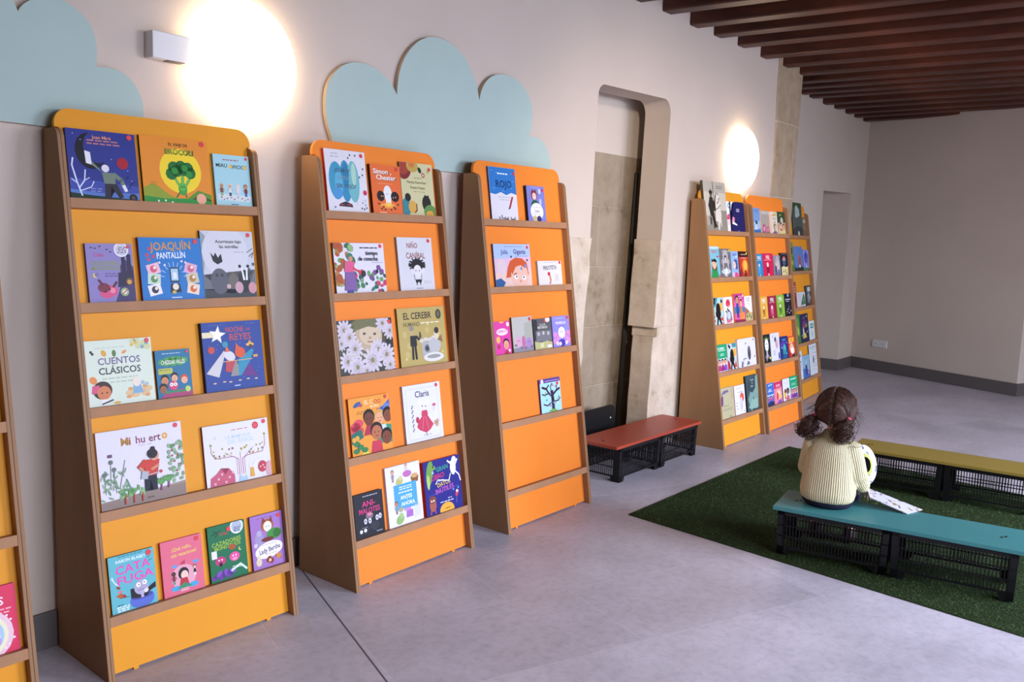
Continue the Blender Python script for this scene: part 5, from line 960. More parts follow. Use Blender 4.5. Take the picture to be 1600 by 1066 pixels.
bk(5, 0, .410, .130, .213, '#ddd0c0', '#eee6dc', 'cream book with a yellow-haired figure, third on the top ledge of the middle far rack', a, th=.016)
def a(c):
    c.P('#c8a888', (0, 0), (1, 0), (1, .52), (0, .5)); c.T('ZOO', .4, .85, .08, '#cfd05a', .5); c.H(.55, .62, .18, '#c9b8a8', '#2a2c30'); c.H(.4, .34, .16, '#e0b898', '#2a2020'); c.H(.78, .32, .14, '#d8a484', '#5a3420'); c.P('#d8c88c', (0, 0), (1, 0), (1, .2), (.5, .14), (0, .18)); c.E(.4, .2, .1, '#b03a3c', .08)
bk(5, 0, .558, .156, .219, '#2e4a30', '#1c2c1e', 'dark green and tan book of three heads, top of the middle far rack', a)
def pb(col):
    def f(c):
        c.T('PÚBLE', .5, .84, .15, '#f0ece6', .9, 0, .7); c.B(.15, .85, .70, 1, '#e8dcd4', .03, .02); c.E(.45, .38, .16, col, .2); c.E(.45, .5, .1, '#f0dccc', .09); c.EE([(.42, .51), (.49, .51)], .015, '#2a2020'); c.L(col, .08, (.38, .28), (.36, .12)); c.L(col, .08, (.54, .28), (.56, .12)); c.E(.5, .05, .05, '#efe6dc')
    return f
bk(5, 1, .058, .126, .209, '#2f80b4', '#1f5a84', 'blue book from a matching series, left on the second ledge of the middle far rack', pb('#4fa0d4'))
bk(5, 1, .190, .203, .214, '#cf1f4c', '#8c1434', 'crimson book from a matching series on the second ledge of the middle far rack', pb('#8a1838'))
def a(c):
    c.E(.6, .7, .3, '#b0a4a8', .34); c.E(.66, .42, .2, '#c4b8b4', .4); c.E(.3, .3, .16, '#4a5068', .4); c.E(.34, .56, .1, '#d8b8ac', .12); c.P('#5c6488', (.5, 0), (.9, 0), (.8, .3), (.6, .3)); c.EE([(.2, .1), (.9, .8)], .08, '#6a6c84', .1)
bk(5, 1, .401, .142, .198, '#8c8690', '#5a5660', 'grey book of pale embracing figures on the second ledge of the middle far rack', a)
def a(c):
    c.P('#d8cc94', (.1, 0), (.95, 0), (.98, .4), (.7, .36), (.4, .42), (.1, .36)); c.E(.5, .7, .2, '#b89a9c', .16); c.E(.5, .55, .2, '#3c567c', .14); c.EE([(.44, .72), (.56, .72)], .03, '#1c1c24'); c.P('#e0605a', (.3, .74), (.7, .78), (.5, .86)); c.EE([(.2, .94), (.5, .95), (.8, .94)], .05, '#8c8c9c', .03); c.EE([(.35, .16), (.6, .2), (.75, .1)], .07, '#8a8458', .08)
bk(5, 1, .550, .158, .219, '#1d1f2c', '#12131a', 'black and cream book with a masked face, middle far rack', a)
bk(5, 2, .070, .146, .214, '#d9a544', '#a87c2c', 'mustard-yellow book from a matching series on the third ledge of the middle far rack', pb('#a8622c'))
bk(5, 2, .225, .168, .213, '#94203c', '#64142a', 'maroon book from a matching series on the third ledge of the middle far rack', pb('#c86a80'))
bk(5, 2, .401, .163, .215, '#7fae3c', '#557a26', 'lime green book from a matching series on the third ledge of the middle far rack', pb('#4a6a2c'))
def a(c):
    c.B(.1, .9, .72, 1, '#d8d8e4', .03, .04); c.B(.15, .7, .64, 1, '#b8b8c8', .03, .03); c.E(.55, .92, .14, '#7ca0c0', .1); c.E(.6, .4, .12, '#40405c', .1); c.EE([(.3, .2), (.6, .14), (.85, .22), (.45, .3)], .06, '#c8c4c8', .04); c.EE([(.2, .1), (.75, .3)], .05, '#7a2c4c', .05)
bk(5, 2, .573, .141, .222, '#181824', '#0e0e16', 'black book with a pale lettering line, right of the lime green book', a)
def a(c):
    c.EE([(.25, .84), (.5, .88), (.75, .84)], .1, '#5a8a3c', .05); c.E(.5, .62, .26, '#e4e4e8', .36); c.EE([(.42, .66), (.58, .66)], .04, '#16181a'); c.L('#16181a', .02, (.4, .54), (.6, .54)); c.E(.5, .28, .12, '#a8a4b0', .26); c.EE([(.3, .2), (.7, .2), (.4, .1)], .07, '#8a7a8c', .1); c.E(.88, .14, .1, '#c8cc5a', .08)
bk(5, 3, .064, .142, .255, '#1e241f', '#101410', 'black book with a tall white ghost figure, middle far rack', a)
def a(c):
    c.E(.55, .76, .12, '#4a5650', .12); c.E(.7, .58, .16, '#c8a4a8', .2); c.L('#5c6058', .03, (.5, .8), (.64, .5)); c.B(.2, .55, .36, 4, '#5c5c6c', .05, .014); c.P('#46508c', (.8, .04), (.98, .04), (.96, .3), (.8, .24)); c.EE([(.3, .9), (.25, .86)], .03, '#6c6c78')
bk(5, 3, .213, .182, .256, '#d4d4e6', '#b8b8cc', 'white book with thin drawn branches, second on the fourth ledge of the middle far rack', a)
def a(c):
    c.T('MAGIA', .55, .85, .09, '#5aa8d8', .7); c.E(.4, .6, .3, '#5a3a9c', .2); c.E(.55, .34, .22, '#2c8a94', .34); c.E(.55, .5, .12, '#48b0a8', .12); c.P('#245c8c', (.2, 0), (.9, 0), (.7, .2), (.4, .2)); c.EE([(.2, .5), (.85, .7), (.8, .2)], .04, '#8ad0e8')
bk(5, 3, .401, .171, .216, '#262a70', '#16184a', 'indigo and turquoise fantasy book, third on the fourth ledge of the middle far rack', a)
def a(c):
    c.R(.1, .74, .9, .94, '#f0b43a'); c.T('OJO', .5, .84, .1, '#b02c24', .6); c.R(.1, .68, .7, .71, '#f0dccc'); c.E(.5, .44, .3, '#e8c4a4', .26); c.E(.6, .3, .3, '#f0e4dc', .2); c.EE([(.4, .5), (.6, .5)], .04, '#2c2028'); c.P('#2c3050', (.4, 0), (.98, 0), (.9, .16), (.6, .12)); c.P('#a42c24', (.0, 0), (.3, 0), (.3, .2), (0, .3))
bk(5, 3, .582, .135, .204, '#cf4a2c', '#8c2c1c', 'red book with a yellow title box, middle far rack', a)
def a(c):
    c.EE([(.4, .9), (.7, .92)], .12, '#b8d0ec', .05); c.T('Roque', .5, .72, .08, '#e4ecf6', .7, 8); c.B(.2, .8, .62, 1, '#e4ecf6', .03, .03); c.R(0, .44, 1, .48, '#d8e0f0'); c.EE([(.3, .3), (.6, .28), (.8, .34)], .13, '#a8547c', .14); c.EE([(.3, .36), (.6, .34), (.8, .4)], .05, '#e0b090'); c.P('#26305c', (0, 0), (1, 0), (1, .14), (.5, .2), (0, .1))
bk(5, 4, .061, .142, .213, '#3a6cc0', '#e4e4ec', 'cobalt blue book with pink figures, left on the bottom ledge of the middle far rack', a)
def a(c):
    c.P('#c42c5c', (0, .7), (1, .74), (1, 1), (0, 1)); c.B(.25, .8, .84, 2, '#f0c4d4', .06, .04); c.E(.55, .4, .34, '#f0b48c', .26); c.E(.4, .34, .12, '#c8384c', .2); c.E(.62, .5, .1, '#f0d0b8', .1); c.P('#7c54a8', (.3, 0), (.95, 0), (.8, .16), (.5, .12)); c.E(.85, .3, .1, '#e8c84a', .1)
bk(5, 4, .210, .160, .206, '#e0809c', '#ece4ea', 'pink book with a peach glow, second on the bottom ledge of the middle far rack', a)
def a(c):
    c.E(.3, .3, .16, '#d8b04a', .3); c.E(.34, .44, .12, '#4a2c22', .12); c.E(.68, .42, .2, '#33241f', .18); c.E(.68, .38, .12, '#8a5a44', .12); c.P('#c8607a', (.4, 0), (.9, 0), (.85, .22), (.55, .24)); c.B(.2, .8, .78, 1, '#c6c2cc', .03, .02); c.EE([(.3, .12), (.5, .1)], .07, '#b03c3c', .06)
bk(5, 4, .391, .149, .214, '#d8d8e4', '#5a3a30', 'white-topped book with two dark-haired children, third on the bottom ledge of the middle far rack', a)
def a(c):
    c.R(0, .44, 1, .48, '#e8f0ea'); c.B(.1, .85, .86, 1, '#dff0e4', .03, .04); c.B(.2, .75, .66, 2, '#cfe6d8', .06, .02); c.P('#d8d0e0', (0, 0), (1, 0), (1, .43), (0, .43))
    for x, q in ((.2, '#8a3a8c'), (.5, '#7a2a7a'), (.8, '#6a3aa0')): c.H(x, .32, .12, '#c8907c', '#1d181c'); c.P(q, (x - .17, .02), (x + .17, .02), (x + .13, .22), (x - .13, .22))
bk(5, 4, .547, .164, .217, '#1da070', '#14684a', 'green and violet book of a row of children, bottom of the middle far rack', a)
# ---- last far rack
def a(c):
    c.R(0, .86, 1, 1, '#2c4a2c'); c.P('#a8bcb4', (.28, .56), (.34, .86), (.5, .93), (.72, .8), (.76, .62), (.5, .54)); c.B(.36, .66, .74, 2, '#6c807c', .05, .015)
    for k in range(9): c.R(.06 + .1 * k, .2, .1 + .1 * k, .5 + .06 * (k % 3), ['#56606a', '#3c4a4c', '#6c6a64'][k % 3])
    c.P('#3a3c44', (0, 0), (1, 0), (1, .24), (.5, .3), (0, .2)); c.E(.55, .06, .09, '#c8ccb0', .08)
bk(6, 0, .242, .335, .353, '#46564c', '#24302a', 'large dark green book with a pale cloud-like patch, top of the last far rack', a)
def a(c):
    c.R(.1, .7, .9, .9, '#b0a894'); c.B(.2, .8, .5, 4, '#8a7a60', .07, .03); c.E(.5, .2, .2, '#6a4a34', .2)
bk(6, 0, .582, .118, .218, '#7c6c58', '#4a3c30', 'small brown book at the right end of the top ledge of the last far rack', a)
def a(c):
    c.P('#5a7a34', (0, 0), (1, 0), (1, .5), (0, .6)); c.E(.5, .7, .3, '#3c4a2c', .3); c.E(.5, .3, .2, '#a8b85a', .2)
bk(6, 1, .060, .115, .310, '#7c8a54', '#3c4a2c', 'narrow olive green book half hidden behind the middle far rack, second ledge', a)
def a(c):
    c.P('#b04a44', (.46, .1), (.76, .12), (.76, .56), (.64, .66), (.5, .5)); c.P('#c8605a', (.5, .54), (.58, .7), (.66, .58)); c.P('#26342c', (0, 0), (1, 0), (1, .14), (.7, .2), (.3, .12), (0, .2)); c.E(.6, .2, .08, '#efe4e0', .05)
bk(6, 1, .183, .305, .270, '#5a80bc', '#3c5a8c', 'blue book with a red fox-like shape, second ledge of the last far rack', a)
def a(c):
    c.E(.5, .62, .34, '#3c4ab0', .3); c.E(.6, .4, .2, '#7a5ac0', .26); c.P('#dcd8f0', (.44, .1), (.62, .1), (.58, .36), (.5, .36)); c.P('#4a7a44', (0, 0), (1, 0), (1, .12), (0, .16)); c.EE([(.2, .84), (.8, .86)], .08, '#b4c0ec', .05)
bk(6, 1, .505, .200, .240, '#8a94d4', '#5a5ea0', 'violet-blue book of a winged figure on the last far rack', a)
def a(c):
    c.B(.2, .8, .8, 3, '#e0b8b4', .1, .04); c.E(.5, .3, .3, '#6c2c30', .3)
bk(6, 2, .040, .125, .276, '#a8403c', '#6c2424', 'narrow brick-red book at the left of the third ledge of the last far rack', a)
def a(c):
    c.B(.08, .45, .8, 4, '#8a9090', .14, .03); c.P('#3c6a4c', (.4, .1), (1, .14), (.92, .7), (.84, .9), (.6, .5)); c.P('#4e8060', (.6, .2), (.9, .24), (.84, .7)); c.E(.75, .4, .03, '#c8d4a0')
bk(6, 2, .174, .285, .173, '#ccd0d0', '#a8acac', 'low white landscape book with a green fir tree, third ledge of the last far rack', a)
def a(c):
    c.R(.3, .7, .84, .92, '#c4c8cc'); c.E(.5, .4, .24, '#7c8488', .3); c.EE([(.5, .5), (.7, .36)], .1, '#b0a4a0', .1); c.P('#8c3440', (.6, .02), (.96, .02), (.9, .2), (.7, .2))
bk(6, 2, .492, .200, .227, '#3c484c', '#242c30', 'dark slate book with a pale label on the last far rack', a)
def a(c):
    c.E(.5, .7, .3, '#5a9a3c', .3); c.E(.5, .4, .26, '#a8c44a', .3); c.E(.4, .2, .2, '#2c6a44', .2)
bk(6, 3, .030, .168, .312, '#3c7a3c', '#4a6a2c', 'bright green book half hidden by the middle rack, fourth ledge of the last far rack', a)
def a(c):
    c.T('BAJO', .45, .86, .08, '#7c74b8', .5); c.P('#6a3a6c', (.2, .5), (.8, .54), (.7, .76), (.3, .74)); c.P('#8a7a34', (.5, .5), (.85, .52), (.8, .66), (.6, .62)); c.P('#c4bc3c', (.2, .12), (.7, .14), (.6, .3), (.36, .34)); c.E(.34, .36, .07, '#d8d4c4', .16); c.EE([(.8, .9), (.8, .34), (.16, .24)], .05, '#c4b8a0', .04)
bk(6, 3, .208, .288, .302, '#24224c', '#141430', 'navy book with yellow and purple shapes, fourth ledge of the last far rack', a)
def a(c):
    c.R(.24, .6, .82, .86, '#2f9c84'); c.T('EL MAR', .52, .74, .1, '#e0f0ec', .5); c.E(.5, .3, .2, '#b8d4cc', .2); c.L('#7c9c98', .02, (.4, .4), (.5, .2), (.6, .36))
bk(6, 3, .506, .202, .219, '#d4e0de', '#a8bcb8', 'white book with a mint green title block, fourth ledge of the last far rack', a)
def a(c):
    c.R(.1, .6, .8, .64, '#6c7890'); c.EE([(.4, .8), (.6, .84)], .12, '#5c6888', .1); c.B(.2, .8, .5, 3, '#9aa4b8', .08, .03)
bk(6, 4, .028, .145, .305, '#d0d6e2', '#a4acbc', 'white book half hidden by the middle rack, bottom ledge of the last far rack', a)
def a(c):
    c.P('#4a6cb4', (0, 0), (1, 0), (1, .3), (0, .46)); c.E(.5, .42, .14, '#2c487c', .3); c.E(.5, .66, .1, '#a8c4d4', .1); c.EE([(.8, .36), (.84, .2)], .08, '#c8a8a4', .08); c.B(.25, .85, .86, 1, '#5c84a4', .03, .03)
bk(6, 4, .180, .236, .249, '#8cb4cc', '#1f5a3c', 'light blue book with a seated figure, bottom ledge of the last far rack', a)
def a(c):
    for k in range(7): c.L('#a0a8b4', .012, (.12, .14 + .11 * k), (.4, .18 + .11 * k), (.85, .14 + .11 * k))
    c.P('#4c5464', (.4, .42), (.6, .4), (.58, .62), (.46, .58)); c.L('#5a6270', .03, (.5, .56), (.56, .3)); c.R(.1, .86, .9, .94, '#b8c4c4'); c.EE([(.86, .5), (.88, .3), (.84, .7)], .03, '#6a7280')
bk(6, 4, .436, .276, .334, '#d6dce2', '#24382c', 'tall white book covered in thin grey drawing, last far rack, bottom ledge', a)

# ------------------------------------------------------------------ grass rug
RUG = [Vector((4.054, 2.302)), Vector((6.27, 2.25)), Vector((6.03, -0.16)), Vector((3.775, -0.16))]
M['turf'] = plain('turf_backing', '#26341c', 0.95, 0.1)
tb = NT('turf_blades'); vv = tb.coords((1, 1, 1)); na = tb.n('ShaderNodeTexNoise', i={'Scale': 5.0, 'Detail': 4.0}); nb = tb.n('ShaderNodeTexNoise', i={'Scale': 120.0, 'Detail': 2.0})
tb.l(vv, na.inputs['Vector']); tb.l(vv, nb.inputs['Vector'])
ca = tb.ramp(na.outputs['Fac'], [(0.35, srgb('#42552f')), (0.65, srgb('#566c3e'))]); cb = tb.ramp(nb.outputs['Fac'], [(0.35, (0.55, 0.55, 0.5)), (0.6, (1, 1, 1)), (0.75, (1.4, 1.5, 1.2))])
mx = tb.n('ShaderNodeMixRGB', blend_type='MULTIPLY', i={'Fac': 1.0}); tb.l(ca, mx.inputs[1]); tb.l(cb, mx.inputs[2]); tb.l(mx.outputs[0], tb.b.inputs['Base Color'])
tb.set(Roughness=0.75); tb.b.inputs['Specular IOR Level'].default_value = 0.25
M['blade'] = tb.m
bm = bmesh.new(); prism(bm, [tuple(p) for p in RUG], 'z', 0.0005, 0.005)
rug = obj('artificial_grass_rug', bm, M['turf']); tag(rug, 'dark green artificial grass rug on the tiles under the two benches', 'rug')
rng = np.random.default_rng(4)
N = 90000
u, v = rng.random(N), rng.random(N)
P0 = np.array([[*p] for p in RUG])
base = ((1 - u)[:, None] * (1 - v)[:, None] * P0[0] + u[:, None] * (1 - v)[:, None] * P0[1] + u[:, None] * v[:, None] * P0[2] + (1 - u)[:, None] * v[:, None] * P0[3])
ang = rng.random(N) * 2 * PI; lean = rng.normal(0, 0.006, (N, 2)) + np.array([-0.002, -0.001]); hh = rng.uniform(0.003, 0.0075, N)
V = np.empty((N, 3, 3), np.float32)
dx, dy = np.cos(ang) * 0.0016, np.sin(ang) * 0.0016
V[:, 0] = np.c_[base[:, 0] - dx, base[:, 1] - dy, np.full(N, .0045)]; V[:, 1] = np.c_[base[:, 0] + dx, base[:, 1] + dy, np.full(N, .0045)]; V[:, 2] = np.c_[base + lean, .0045 + hh]
me = bpy.data.meshes.new('grass_pile'); me.vertices.add(N * 3); me.loops.add(N * 3); me.polygons.add(N)
me.vertices.foreach_set('co', V.ravel()); me.loops.foreach_set('vertex_index', np.arange(N * 3, dtype=np.int32))
me.polygons.foreach_set('loop_start', np.arange(0, N * 3, 3, dtype=np.int32)); me.update(calc_edges=True)
me.materials.append(M['blade']); gp = bpy.data.objects.new('grass_pile', me); COL.objects.link(gp); gp.parent = rug; gp['kind'] = 'stuff'

# ------------------------------------------------------------------ plank benches on fruit crates
CL, CWd, CH = 0.50, 0.30, 0.215
def crate_meshes():
    """open lattice crate turned upside down, centred on x, y, standing on z = 0; narrows to the floor"""
    def side(bm, L, off, axis, n, rows):
        # one lattice wall: x along it, sits at distance off
        def bx(x0, z0, x1, z1, t=0.006):
            for zz in ((z0, z1),):
                pts = []
                for (x, z) in ((x0, z0), (x1, z0), (x1, z1), (x0, z1)):
                    k = 1 - 0.025 * (1 - z / CH)          # taper towards the floor
                    pts.append((x * k, z, off * k))
                vs = []
                for d_ in (0, t):
                    for x, z, o in pts:
                        oo = o - math.copysign(d_, o)
                        vs.append(bm.verts.new((x, oo, z) if axis == 'x' else (oo, x, z)))
                for q in ((0, 1, 2, 3), (7, 6, 5, 4), (0, 4, 5, 1), (1, 5, 6, 2), (2, 6, 7, 3), (3, 7, 4, 0)): bm.faces.new([vs[i] for i in q])
        h = L / 2
        bx(-h, CH - 0.022, h, CH); bx(-h, 0.030, h, 0.040)
        for k in range(1, rows): bx(-h, 0.04 + (CH - .062) * k / rows - .0025, h, 0.04 + (CH - .062) * k / rows + .0025)
        for k in range(n):
            x = -h + .03 + (L - .06) * k / (n - 1); bx(x - .0022, .04, x + .0022, CH - .022, .004)
        bx(-h, 0, -h + .055, 0.033); bx(h - .055, 0, h, 0.033)
        bx(-h + .05, .012, -h + .062, .034, .004); bx(h - .062, .012, h - .05, .034, .004)
    lat = bmesh.new()
    side(lat, CL, CWd / 2, 'x', 30, 3); side(lat, CL, -CWd / 2, 'x', 30, 3); side(lat, CWd, CL / 2, 'y', 17, 3); side(lat, CWd, -CL / 2, 'y', 17, 3)
    posts = []
    for sx in (-1, 1):
        for sy in (-1, 1):
            k = .975; post = bmesh.new(); posts.append(post)
            lo = [(sx * CL / 2 * k, sy * CWd / 2 * k), (sx * (CL / 2 * k - .033), sy * CWd / 2 * k), (sx * (CL / 2 * k - .030), sy * (CWd / 2 * k - .014)), (sx * (CL / 2 * k - .012), sy * (CWd / 2 * k - .016)), (sx * (CL / 2 * k - .012), sy * (CWd / 2 * k - .034)), (sx * CL / 2 * k, sy * (CWd / 2 * k - .04))]
            r0 = [Vector((x, y, 0)) for x, y in lo]; r1 = [Vector((x / k, y / k, CH)) for x, y in lo]
            loft(post, [r0, r1])
    bot = bmesh.new()   # grille that was the crate's bottom, now under the board
    for k in range(9): box(bot, -CL / 2 + .01, -CWd / 2 + .02 + .0325 * k, CH - .012, CL / 2 - .01, -CWd / 2 + .026 + .0325 * k, CH - .002)
    for k in range(14): box(bot, -CL / 2 + .02 + .0353 * k, -CWd / 2 + .01, CH - .010, -CL / 2 + .026 + .0353 * k, CWd / 2 - .01, CH - .003)
    return lat, posts, bot
_cr = None
def make_crate(parent, x):
    global _cr
    if _cr is None:
        lat, posts, bot = crate_meshes()
        c = obj('crate', lat, M['black'], parent); b = obj('crate_grille', bot, M['black'], c); _cr = c
        for q in posts: obj('corner_post', q, M['black'], c)
    else:
        c = copy_tree(_cr, parent)
    c.location = (x, 0, 0); return c
def make_bench(loc, rz, hexc, label, L=1.10, W=0.33, z0=0.0):
    t = empty('crate_bench', (loc[0], loc[1], z0), rz); tag(t, label, 'bench', 'low plank benches on crates')
    bm = bmesh.new(); box(bm, -L / 2, -W / 2, CH + .0005, L / 2, W / 2, CH + .0185)
    m = plain('bench_paint_' + hexc[1:], hexc, 0.42, 0.5, 0.03)
    b = obj('seat_board', bm, m, t, bevel=0.002)
    make_crate(t, -CL / 2 - .004); make_crate(t, CL / 2 + .004)
    for sx in (-1, 1):
        for dx in (-.008, .008):
            bm = bmesh.new(); prism(bm, [(sx * (L / 2 - .085) + dx + .006 * math.cos(k * PI / 5), .01 * dx / .008 + .006 * math.sin(k * PI / 5)) for k in range(10)], 'z', CH + .018, CH + .0205); obj('screw', bm, M['black'], b)
    return t
make_bench((5.045, 2.800), math.radians(-1.0), '#a8402c', 'red-topped low bench on black crates in front of the stone alcove', W=0.31)
make_bench((4.240, 0.995), math.radians(-82.3), '#3e8081', 'teal-topped low bench on black crates that the child sits on', L=1.05, W=0.335, z0=0.0122)
make_bench((5.735, 1.085), math.radians(-86.0), '#8f7a34', 'mustard-topped low bench on black crates at the far side of the grass rug', L=1.06, W=0.32, z0=0.0122)

# ------------------------------------------------------------------ the child
SEAT = 0.0122 + CH + .0185
CH_LOC = Vector((4.213, 1.306, SEAT)); CH_ANG = math.atan2(.135, .99) - PI / 2
CHM = Matrix.Translation(CH_LOC) @ Matrix.Rotation(CH_ANG, 4, 'Z')

def voxel(name, bm, m, parent, vox, smooth_it=6, attr=None):
    me = bpy.data.meshes.new(name); bmesh.ops.recalc_face_normals(bm, faces=bm.faces); bm.to_mesh(me); bm.free()
    o = bpy.data.objects.new(name, me); COL.objects.link(o)
    r = o.modifiers.new('r', 'REMESH'); r.mode = 'VOXEL'; r.voxel_size = vox; r.use_smooth_shade = True
    s = o.modifiers.new('s', 'SMOOTH'); s.factor = 0.5; s.iterations = smooth_it
    dg = bpy.context.evaluated_depsgraph_get(); dg.update()
    me2 = bpy.data.meshes.new_from_object(o.evaluated_get(dg)); o.modifiers.clear(); o.data = me2; bpy.data.meshes.remove(me)
    me2.name = name
    for p in me2.polygons: p.use_smooth = True
    me2.materials.clear(); me2.materials.append(m)
    if parent: o.parent = parent
    return o
def ring(c, ru, rv, U=Vector((1, 0, 0)), Vv=Vector((0, 1, 0)), n=24, sq=2.0):
    out = []
    for k in range(n):
        a = 2 * PI * k / n; ca, sa = math.cos(a), math.sin(a)
        f = (abs(ca) ** sq + abs(sa) ** sq) ** (-1 / sq)
        out.append(Vector(c) + U * ru * f * ca + Vv * rv * f * sa)
    return out

M['skin'] = plain('child_skin', '#ecbba9', 0.55, 0.4, 0.03)
M['skin'].node_tree.nodes['Principled BSDF'].inputs['Subsurface Weight'].default_value = 0.15
M['skin'].node_tree.nodes['Principled BSDF'].inputs['Subsurface Radius'].default_value = (0.01, 0.004, 0.002)
M['navy'] = plain('navy_cloth', '#191c30', 0.85, 0.2)
M['shoe'] = plain('shoe_leather', '#3a2c2a', 0.6)
M['pinkband'] = plain('pink_hair_band', '#e0406e', 0.5)
M['eye'] = plain('eye_dark', '#20150f', 0.2)

S = 1.0
# body: one continuous surface
bm = bmesh.new()
loft(bm, [ring((0, y, z), a, b) for y, z, a, b in ((0, .012, .07, .06), (0, .04, .098, .078), (0, .10, .10, .08), (.005, .17, .09, .072), (.015, .26, .085, .065), (.022, .315, .07, .052), (.03, .345, .035, .035))])
tube(bm, [(0, .032, .32), (0, .04, .36), (0, .055, .39)], [.034, .033, .036], 12)
HC = Vector((0, .055, .460))
ellipsoid(bm, HC, (.078, .092, .092)); ellipsoid(bm, HC + Vector((0, .035, -.045)), (.058, .058, .05))
ellipsoid(bm, HC + Vector((0, .093, -.02)), (.012, .014, .012), seg=10, rings=6)
for s in (-1, 1): ellipsoid(bm, HC + Vector((s * .079, .0, -.015)), (.008, .016, .022), seg=10, rings=6)
SH = {1: [(.078, .018, .285), (.116, .024, .180), (.138, .128, .078)], -1: [(-.076, .018, .285), (-.104, .045, .175), (-.075, .165, .10)]}
for s in (1, -1): tube(bm, SH[s], [.036, .029, .02], 12)
def hand(bm, w, fwd, side, palm_n, s):
    w, fwd, side, palm_n = Vector(w), Vector(fwd).normalized(), Vector(side).normalized(), Vector(palm_n).normalized()
    c = w + fwd * .026
    Mh = Matrix(((side.x, fwd.x, palm_n.x, c.x), (side.y, fwd.y, palm_n.y, c.y), (side.z, fwd.z, palm_n.z, c.z), (0, 0, 0, 1)))
    ellipsoid(bm, (0, 0, 0), (.025, .030, .013), Mh, 14, 8)
    for k, (o, L) in enumerate(((-.0195, .028), (-.0065, .034), (.0065, .032), (.0185, .025))):
        tube(bm, [Mh @ Vector((o, .018, 0)), Mh @ Vector((o * 1.12, .030 + L * .35, -.002)), Mh @ Vector((o * 1.2, .030 + L * .75, -.008)), Mh @ Vector((o * 1.2, .030 + L * .95, -.017))], [.0056, .0053, .0050, .0044], 8)
    tube(bm, [Mh @ Vector((s * -.018, -.012, -.002)), Mh @ Vector((s * -.034, .006, -.006)), Mh @ Vector((s * -.036, .024, -.012))], [.0085, .0075, .006], 8)
hand(bm, SH[1][2], (.30, .62, -.62), (.93, -.30, .15), (0.05, .62, .70), 1)
hand(bm, SH[-1][2], (.3, .85, -.2), (.95, -.3, 0), (0.0, .3, .9), -1)
LG = {1: [(.055, .0, .062), (.075, .205, .062), (.075, .235, -.13), (.075, .235, -.175)], -1: [(-.055, .0, .062), (-.080, .21, .062), (-.085, .23, -.13), (-.085, .23, -.175)]}
for s in (1, -1):
    tube(bm, LG[s], [.055, .040, .026, .024], 12); ellipsoid(bm, Vector(LG[s][3]) + Vector((0, .03, -.028)), (.026, .055, .018))
person = voxel('person', bm, M['skin'], None, 0.0028, 3)
person.matrix_local = CHM
tag(person, 'small child with brown pigtails and cream ribbed sweater, sitting on the teal bench', 'person')
for s in (-1, 1):
    bm = bmesh.new(); ellipsoid(bm, HC + Vector((s * .03, .083, .0)), (.010, .006, .008), seg=12, rings=8); obj('eye', bm, M['eye'], person, smooth=True)

# trousers and shoes
bm = bmesh.new()
loft(bm, [ring((0, y, z), a, b) for y, z, a, b in ((0, .001, .10, .088), (0, .02, .119, .102), (0, .06, .117, .10), (0, .11, .108, .09))])
for s in (1, -1): tube(bm, [(s * .052, -.02, .066), (s * .065, .10, .066), *LG[s][1:3]], [.062, .060, .052, .036], 14)
voxel('trousers', bm, M['navy'], person, 0.007, 5)
for s in (1, -1):
    p = Vector(LG[s][3])
    bm = bmesh.new()
    base = [(0, -.035), (.026, -.028), (.030, .03), (.032, .075), (.015, .098), (-.015, .098), (-.032, .075), (-.030, .03), (-.026, -.028)]
    zf = -CH_LOC.z + .0122
    loft(bm, [[Vector((p.x + x, p.y + y, zf)) for x, y in base], [Vector((p.x + x * 1.02, p.y + y, zf + .025)) for x, y in base], [Vector((p.x + x * .95, p.y + min(y, .06) * .9, zf + .048)) for x, y in base], [Vector((p.x + x * .8, p.y + min(y, .03) * .9, zf + .066)) for x, y in base]])
    obj('shoe', bm, M['shoe'], person, smooth=True)

# ribbed sweater
tw = NT('cream_rib_knit'); at = tw.n('ShaderNodeAttribute'); at.attribute_name = 'rib'
sn = tw.n('ShaderNodeMath', operation='MULTIPLY', i={1: 2 * PI / 0.0098}); tw.l(at.outputs['Fac'], sn.inputs[0]); s2 = tw.n('ShaderNodeMath', operation='SINE'); tw.l(sn.outputs[0], s2.inputs[0])
mr = tw.n('ShaderNodeMapRange', i={1: -1.0, 2: 0.6, 3: 0.0, 4: 1.0}); tw.l(s2.outputs[0], mr.inputs[0])
k_ = tw.n('ShaderNodeTexNoise', i={'Scale': 260.0, 'Detail': 2.0}); tw.l(tw.coords(), k_.inputs['Vector'])
tw.l(tw.ramp(mr.outputs[0], [(0.0, srgb('#aaa070')), (0.5, srgb('#d6cda6')), (1.0, srgb('#ddd5b2'))]), tw.b.inputs['Base Color'])
ad = tw.n('ShaderNodeMath', operation='ADD'); kk = tw.n('ShaderNodeMath', operation='MULTIPLY', i={1: 0.3}); tw.l(k_.outputs['Fac'], kk.inputs[0]); tw.l(mr.outputs[0], ad.inputs[0]); tw.l(kk.outputs[0], ad.inputs[1])
tw.set(Roughness=0.95); tw.b.inputs['Specular IOR Level'].default_value = 0.1; tw.bump(ad.outputs[0], 0.8, 0.004)
TR = [(-.004, .030, .108, .096), (-.006, .042, .122, .107), (-.008, .07, .128, .112), (-.004, .11, .126, .108), (.002, .17, .119, .100), (.008, .23, .114, .094), (.014, .275, .108, .086), (.020, .310, .092, .072), (.027, .333, .068, .056), (.032, .350, .050, .047), (.036, .364, .045, .045)]
bm = bmesh.new(); loft(bm, [ring((0, y, z), a, b, sq=2.3) for y, z, a, b in TR])
